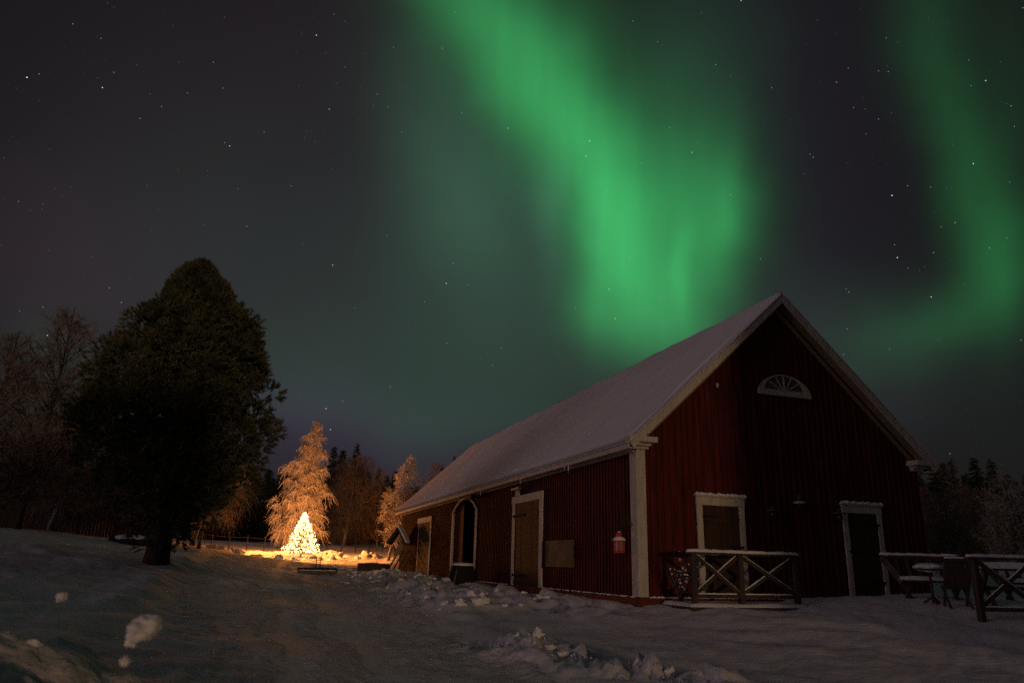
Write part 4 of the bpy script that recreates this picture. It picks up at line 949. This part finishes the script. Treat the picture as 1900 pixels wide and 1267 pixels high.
# ---- the big dense pine
def big_pine():
    p = on_ground(290, 25.0, -.05); t = empty('pine_tree', p, 'huge dense dark pine with a leaning trunk and rounded crown', 'tree')
    D = 25.0; depth = D*float(np.dot(ray(290, 1040), _CF)); mpp = depth/F_PX
    top = at(372, 478, D*1.0); H = top[2]-p.z; tx = float(np.dot(top-np.array(p), _CR))
    ys = [478, 510, 570, 650, 700, 740, 800, 850, 900, 940, 975, 1000]
    Lp = [20, 50, 82, 140, 156, 166, 178, 200, 204, 150, 80, 35]; Rp = [20, 60, 98, 146, 160, 168, 174, 176, 160, 110, 45, 20]
    hz = np.array([at(330, y, D)[2]-p.z for y in ys]); k = 1.0
    scale_ = [np.linalg.norm(at(331, y, D)-at(330, y, D)) for y in ys]
    Lm = np.maximum(np.array(Lp)*scale_-.36, .05); Rm = np.maximum(np.array(Rp)*scale_-.42, .05)
    def RR(h, ca):      # ca = +1 to the camera's right, -1 left
        l = np.interp(h, hz[::-1], Lm[::-1]); r_ = np.interp(h, hz[::-1], Rm[::-1]); return l+(r_-l)*(ca*.5+.5)
    def ax(h): q = h/H; return _CR*(tx*q)+np.array([0, 0, h])+_CF*(.3*math.sin(q*3))
    b = MB(); n = 18; b.tube([ax(-.3+(H*.96+.3)*i/n) for i in range(n+1)], [(.44 if i == 0 else .35)*(1-.9*(i/n))+.02 for i in range(n+1)], 10)
    b.build('trunk', DBARK, t)
    r = np.random.default_rng(21); rd = random.Random(21); lm = MB(); C = []; O = []
    N = 640
    for i in range(N):
        q = (i+rd.random())/N; h = hz[-1]+(hz[0]-.22-hz[-1])*q**.86
        a = rd.uniform(0, 6.283); o = _CR*math.cos(a)+_CF*math.sin(a); R = RR(h, math.cos(a))
        R *= 1+.24*float(noise3(np.array([[math.cos(a)*1.8, math.sin(a)*1.8, h*.75]]), 4)[0])*.6+.20*float(noise3(np.array([[math.cos(a)*4, math.sin(a)*4, h*1.5]]), 5)[0])
        if hz[8] < h < hz[6] and rd.random() < .3: continue
        lf = max(0., (hz[8]-h)/(hz[8]-hz[-1])); fr = rd.uniform(.60, 1.0)**.6*rd.choice((1, 1, 1, 1.05, 1.10))
        if lf > 0:
            if rd.random() < .35+.45*lf: continue
            fr = rd.uniform(.4, 1.02)
        E = ax(h)+o*R*fr
        if h < hz[2] and noise3(np.array([E*1.25]), 8)[0] < -.30: continue
        C.append(E); O.append(o*.8+np.array([0, 0, .5]))
        if i % 4 == 0 or lf > 0:
            A = ax(max(h-R*.2, .6)); pts = []
            for j in range(6):
                s = j/5; pp = A*(1-s)+E*s; pp[2] += -.12*R*math.sin(s*math.pi)+.05*R*s*s; pts.append(pp)
            lm.tube(pts, [.045*(1-.75*j/5) for j in range(6)], 4, cap=False)
    # core of older growth nearer the stem, so that only small gaps stay open
    for i in range(330):
        h = hz[8]+(hz[0]-hz[8])*(i+.5)/330*.9; a = rd.uniform(0, 6.283); o = _CR*math.cos(a)+_CF*math.sin(a); C.append(ax(h)+o*RR(h, math.cos(a))*rd.uniform(.15, .6)); O.append(o*.6+np.array([0, 0, .3]))
    lm.build('limbs', DBARK, t)
    C = np.array(C); O = np.array(O); nt = 26; M_ = 20
    O /= np.linalg.norm(O, axis=1)[:, None]
    # every bough end is a cushion of upturned needle brushes
    rs = r.uniform(.30, .66, len(C))*np.clip((hz[0]+.3-C[:, 2])/3.2, .22, 1); dn = r.normal(size=(len(C), nt, 3)); dn /= np.linalg.norm(dn, axis=2)[..., None]; dn = dn+O[:, None]*.75; dn /= np.linalg.norm(dn, axis=2)[..., None]
    cc = (C[:, None]+dn*rs[:, None, None]*r.uniform(.72, 1.0, (len(C), nt, 1))).reshape(-1, 3); oo = (dn*.7+O[:, None]*.3+r.normal(size=dn.shape)*.2).reshape(-1, 3); oo /= np.linalg.norm(oo, axis=1)[:, None]
    n = len(cc); s = r.random((n, M_)); base = cc[:, None]+oo[:, None]*(s*.20)[..., None]
    dv = oo[:, None]*.85+r.normal(size=(n, M_, 3))*.5; dv /= np.linalg.norm(dv, axis=2)[..., None]; ln = r.uniform(.09, .17, (n, M_))
    sd = np.cross(dv, r.normal(size=(n, M_, 3))); sd /= np.linalg.norm(sd, axis=2)[..., None]; w = .017
    V = np.stack([base-sd*w, base+sd*w, base+dv*ln[..., None]], 2).reshape(-1, 3)
    mesh_np('crown', V, None, np.arange(len(V)).reshape(-1, 3), NEEDLE, t)
big_pine()

def height_at(px, ytop, d, base): return at(px, ytop, d)[2]-base[2]
# tall weeping birch right behind the shining tree
b_ = on_ground(545, 67, 0); H_ = height_at(572, 776, 67, b_); W_ = 67*.93/F_PX
frost_tree('birch_tree', b_, H_, [(0.04, 0.5), (.12, 38*W_), (.26, 44*W_), (.45, 38*W_), (.6, 31*W_), (.75, 20*W_), (.88, 9*W_), (1, 1*W_)], 'tall frosted weeping birch glowing orange behind the lit fir',
           seed=3, nl=78, ntw=6500, nfz=13000, droop=.85, rise=.9, tw=.042, twlen=(.32, .9), lean=tuple((_CR*20*W_)[:2]), clear=.06, nsub=4, trunk_r=.14)
# lit birch beyond the barn's far corner
b_ = on_ground(717, 56, 0); H_ = height_at(757, 843, 56, b_); W_ = 56*.97/F_PX
frost_tree('birch_tree', b_, H_, [(.10, 14*W_), (.26, 24*W_), (.38, 28*W_), (.55, 29*W_), (.75, 20*W_), (.9, 9*W_), (1, 1*W_)], 'slender frosted birch lit orange above the barn eave',
           seed=8, nl=60, ntw=4200, nfz=8000, droop=.3, rise=1.1, tw=.036, twlen=(.25, .6), lean=tuple((_CR*40*W_)[:2]), clear=.17, nsub=4, trunk_r=.11)
# dim weeping birch between them
b_ = on_ground(634, 76, 0); H_ = height_at(655, 842, 76, b_); W_ = 76*.95/F_PX
frost_tree('birch_tree', b_, H_, [(.1, 34*W_), (.3, 42*W_), (.6, 40*W_), (.8, 32*W_), (.93, 20*W_), (1, 4*W_)], 'round topped weeping birch in dim light right of the glowing birch',
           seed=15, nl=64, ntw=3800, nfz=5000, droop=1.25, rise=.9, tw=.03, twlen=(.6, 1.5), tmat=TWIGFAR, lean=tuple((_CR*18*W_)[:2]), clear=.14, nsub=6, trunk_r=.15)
# leaning group whose twigs catch the glow behind the pine
b_ = on_ground(352, 48, 0); H_ = height_at(395, 850, 48, b_); W_ = 48*.92/F_PX
frost_tree('birch_tree', b_, H_, [(.1, 10*W_), (.25, 55*W_), (.45, 75*W_), (.7, 55*W_), (.9, 25*W_), (1, 5*W_)], 'spreading frosted tree with glowing twigs right of the pine trunk',
           seed=23, nl=44, ntw=2600, nfz=4500, droop=.55, rise=.5, tw=.026, twlen=(.4, .9), lean=tuple((_CR*40*W_)[:2]), clear=.24, nsub=6, trunk_r=.16)
b_ = on_ground(326, 46, 0)
frost_tree('birch_tree', b_, 5.0, [(.3, .3), (.6, 1.3), (.85, .9), (1, .1)], 'thin pale birch stem lit from the right beside the pine trunk', seed=24, nl=20, ntw=900, nfz=1400, droop=.6, tw=.026, lean=(.3, 0), clear=.4, nsub=5, trunk_r=.10)
b_ = on_ground(365, 45, 0)
frost_tree('birch_tree', b_, 4.6, [(.35, .3), (.6, 1.2), (.85, .8), (1, .1)], 'thin straight birch stem lit from the right, nearest the open yard', seed=25, nl=20, ntw=900, nfz=1400, droop=.6, tw=.026, lean=(.2, 0), clear=.4, nsub=5, trunk_r=.10)
# left edge birches
for px, d, xt, yt, hw, seed, lab, dr in ((22, 38, 38, 556, 120, 31, 'tallest bare frosted birch at the left edge of the yard', .12), (78, 43, 135, 668, 62, 32, 'frosted birch with a pointed crown left of the dark pine', .35), (104, 46, 70, 735, 70, 33, 'lower twiggy birch between the two tall left birches', .4),
                                         (206, 45, 235, 800, 70, 34, 'dim birch half hidden behind the left side of the pine', .5), (-70, 40, -60, 600, 120, 35, 'wide frosted birch cut off by the left picture edge', .2)):
    b_ = on_ground(px, d, 0); H_ = height_at(xt, yt, d, b_); W_ = d*.85/F_PX
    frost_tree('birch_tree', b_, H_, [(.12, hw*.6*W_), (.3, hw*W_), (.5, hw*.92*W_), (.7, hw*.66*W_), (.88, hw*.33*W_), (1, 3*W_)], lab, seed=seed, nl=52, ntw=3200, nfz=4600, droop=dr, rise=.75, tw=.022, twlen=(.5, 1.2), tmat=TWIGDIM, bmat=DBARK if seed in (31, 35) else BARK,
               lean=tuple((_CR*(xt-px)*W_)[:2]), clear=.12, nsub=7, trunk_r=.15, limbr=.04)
# dim trees between lit birch and barn, and beyond the barn on the right
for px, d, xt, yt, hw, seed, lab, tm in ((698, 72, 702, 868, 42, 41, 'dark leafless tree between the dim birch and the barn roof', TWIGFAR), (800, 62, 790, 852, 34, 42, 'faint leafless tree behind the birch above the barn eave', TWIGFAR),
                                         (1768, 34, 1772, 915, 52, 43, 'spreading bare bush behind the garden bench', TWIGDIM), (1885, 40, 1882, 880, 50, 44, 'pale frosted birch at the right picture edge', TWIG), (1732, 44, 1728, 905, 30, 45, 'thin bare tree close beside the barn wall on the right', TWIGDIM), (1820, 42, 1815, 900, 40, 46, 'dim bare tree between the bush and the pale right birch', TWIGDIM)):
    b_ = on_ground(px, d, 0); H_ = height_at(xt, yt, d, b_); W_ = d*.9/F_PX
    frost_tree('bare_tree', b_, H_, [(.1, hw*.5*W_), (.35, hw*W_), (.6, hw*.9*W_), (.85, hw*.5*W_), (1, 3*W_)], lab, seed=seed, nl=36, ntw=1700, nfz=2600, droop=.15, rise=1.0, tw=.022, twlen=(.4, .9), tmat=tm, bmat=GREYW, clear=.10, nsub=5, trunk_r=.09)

# spruces standing out of the forest
def spruces():
    prot = []
    for s in range(3):
        V, T, _ = conifer_mesh(1.0, .20+.03*s, 60+s, 30, .30, .80, 1.5, .55, .05)
        prot.append(V)
    meshes = {}
    lst = [(545, 80, 806, 0, 'dark spruce tip left of the glowing birch'), (601, 82, 826, 1, 'dark spruce close behind the right side of the glowing birch'), (618, 84, 832, 2, 'shorter spruce between the glowing birch and the tallest spruce'),
           (645, 80, 820, 0, 'tallest dark spruce rising above the dim weeping birch'), (690, 90, 868, 1, 'dark spruce right of the dim weeping birch'), (722, 95, 872, 2, 'dark spruce just left of the lit birch by the barn'),
           (836, 85, 845, 0, 'upper of two spruce tips peeking over the barn roof'), (812, 88, 864, 1, 'lower of two spruce tips peeking over the barn roof'),
           (1755, 62, 858, 1, 'spruce nearest the barn on the right'), (1772, 66, 855, 2, 'second spruce from the barn on the right'), (1791, 60, 848, 0, 'frosted broad spruce with the middle tip on the right'), (1835, 62, 846, 1, 'pointed spruce right of the broad frosted one'), (1868, 60, 848, 0, 'tall narrow spruce near the right picture edge'), (1896, 64, 878, 2, 'last spruce at the right picture edge'), (1722, 90, 864, 2, 'small distant spruce seen under the right eave')]
    for px, d, yt, s, lab in lst:
        b = on_ground(px, d, 0); H = height_at(px, yt, d, b); wide = 1.25 if px > 1740 else 1.0
        t = empty('spruce_tree', b, lab, 'tree', 'dark spruces at the forest edge', rz=px*.7)
        V = prot[s]*np.array([H*wide, H*wide, H]); mesh_np('crown', V, None, np.arange(len(V)).reshape(-1, 3), FSPRUCE if px in (1791, 1772) else SPRUCE, t)
        m_ = MB(); m_.tube([(0, 0, -.4), (0, 0, H*.9)], [.16, .02], 6); m_.build('trunk', DBARK, t)
    # the wood behind, one mass
    r = np.random.default_rng(9); parts = []
    for k in range(150):
        px = r.uniform(-500, 860) if k < 100 else r.uniform(1690, 2300); d = r.uniform(88, 125)
        ymax = np.interp(px, [-500, 0, 250, 480, 640, 760, 860, 1690, 1760, 1900, 2300], [760, 800, 850, 850, 868, 885, 878, 885, 872, 868, 860])
        g = gp(px, d, 0); z = gz(g[0], g[1]); H = max(at(px, ymax+r.uniform(0, 45), d)[2]-z, 4)
        V = prot[int(r.integers(0, 3))]; a = r.uniform(0, 6.28); ca, sa = math.cos(a), math.sin(a); w_ = H*r.uniform(1.0, 1.5)
        V = np.stack([(V[:, 0]*ca-V[:, 1]*sa)*w_+g[0], (V[:, 0]*sa+V[:, 1]*ca)*w_+g[1], V[:, 2]*H+z], -1); parts.append(V)
    V = np.concatenate(parts); o = mesh_np('forest', V, None, np.arange(len(V)).reshape(-1, 3), SPRUCE)
    tag(o, 'dark spruce forest closing off the yard in the distance', 'forest', kind='stuff')
spruces()

# loose snow lumps
def lumps():
    b = MB(); r = random.Random(12)
    def put(px, py, d, rad, n=1, sq=.85, emb=.4):
        rr_ = ray(px, py); ds = np.linspace(1.8, 9, 500); gx = CAM[0]+rr_[0]*ds; gy = CAM[1]+rr_[1]*ds; gl = ground(gx, gy); k_ = np.argmax(CAM[2]+rr_[2]*ds < gl+rad*.35*ds/d); D_ = ds[k_] if k_ else d
        rad *= D_/d; q = at(px, py, D_); b.lump((q[0], q[1], q[2]), (rad, rad, rad), r.random()*90, .38, sq, 3)
    for px, py, d, rad in ((268, 1166, 3.25, .060), (243, 1192, 3.3, .020), (115, 1108, 3.9, .022), (62, 1198, 3.0, .022), (232, 1226, 2.9, .016)):
        put(px, py, d, rad)
    for px, d, rad in ((968, 11.6, .12), (985, 11.4, .085), (1000, 11.2, .07), (1022, 11.1, .07), (1046, 10.8, .08), (1070, 10.7, .075), (1090, 10.6, .06), (1110, 10.3, .055), (1135, 10.2, .06), (1180, 9.6, .05), (1150, 9.3, .045), (1235, 9.3, .06), (1255, 9.0, .04), (1300, 8.9, .05), (930, 12.0, .05), (945, 11.9, .04)):
        q = on_ground(px, d, rad*.12); b.lump(q, (rad*r.uniform(.8, 1.2), rad*r.uniform(.8, 1.2), rad), r.random()*90, .55, .95, 3)
        for _ in range(7):
            c_ = rad*r.uniform(.08, .28); u_, v_ = q.x+r.gauss(0, rad*2.2), q.y+r.gauss(0, rad*2.2); b.lump((u_, v_, gz(u_, v_)), (c_, c_, c_), r.random()*90, .5, .9, 1)
    for k in range(60):
        px = r.uniform(380, 700); d = 51+(px-420)/280*10+r.uniform(-1.2, .6); rad = r.uniform(.06, .3)**1.0
        q = on_ground(px, d, rad*.2); b.lump(q, (rad, rad, rad), r.random()*90, .3, .7, 2)
    for k in range(150):
        yy = r.uniform(2, 30); xx = -2.6+r.gauss(0, .8); rad = r.uniform(.03, .14); b.lump((xx, yy, gz(xx, yy)), (rad*r.uniform(.7, 1.3), rad*r.uniform(.7, 1.3), rad), r.random()*90, .55, .8, 2)
    o = b.build('snow_clods', SNOW); tag(o, 'loose clods of shovelled snow on the banks beside the track', 'snow', kind='stuff')
lumps()

# unseen buildings added behind the viewer to block the low warm light except between them
def light_blocker(x0, x1, y0, y1, ez, rz_, label):
    t = empty('blocker_house', ((x0+x1)/2, (y0+y1)/2, -.9), label, 'blocker_house'); hx, hy = (x1-x0)/2, (y1-y0)/2; ez += .9; rz_ += .9
    b = MB(); b.prism([(-hy, 0), (hy, 0), (hy, ez), (0, rz_), (-hy, ez)], 0, -hx, hx); b.build('wall', RED, t)
    for s in (1, -1): b = MB(); b.prism([(s*(hy+.5), ez-.35), (0, rz_+.08), (0, rz_+.40), (s*(hy+.5), ez+.0)], 0, -hx-.02-.001*s, hx+.02); b.build('roof', SNOW, t)
    for k in range(int(hx/1.8)):
        x = -hx+1.6+k*3.4
        if x > hx-1.2: break
        b = MB(); b.box(x-.5, x+.5, hy+.005, hy+.06, 1.6, 3.0); w_ = b.build('window', GLASS, t)
        b = MB(); b.ring([(x-.6, 1.5), (x+.6, 1.5), (x+.6, 3.1), (x-.6, 3.1)], [(x-.5, 1.6), (x+.5, 1.6), (x+.5, 3.0), (x-.5, 3.0)], 1, hy+.004, hy+.09); b.build('window_frame', WHITE, w_)
light_blocker(1.9, 24, -38, -29, 5.6, 9.2, 'red farmhouse added unseen behind the viewer to the right to block light')
light_blocker(-40, -10.0, -36, -27, 3.6, 6.6, 'red farmhouse added unseen behind the viewer to the left to block light')
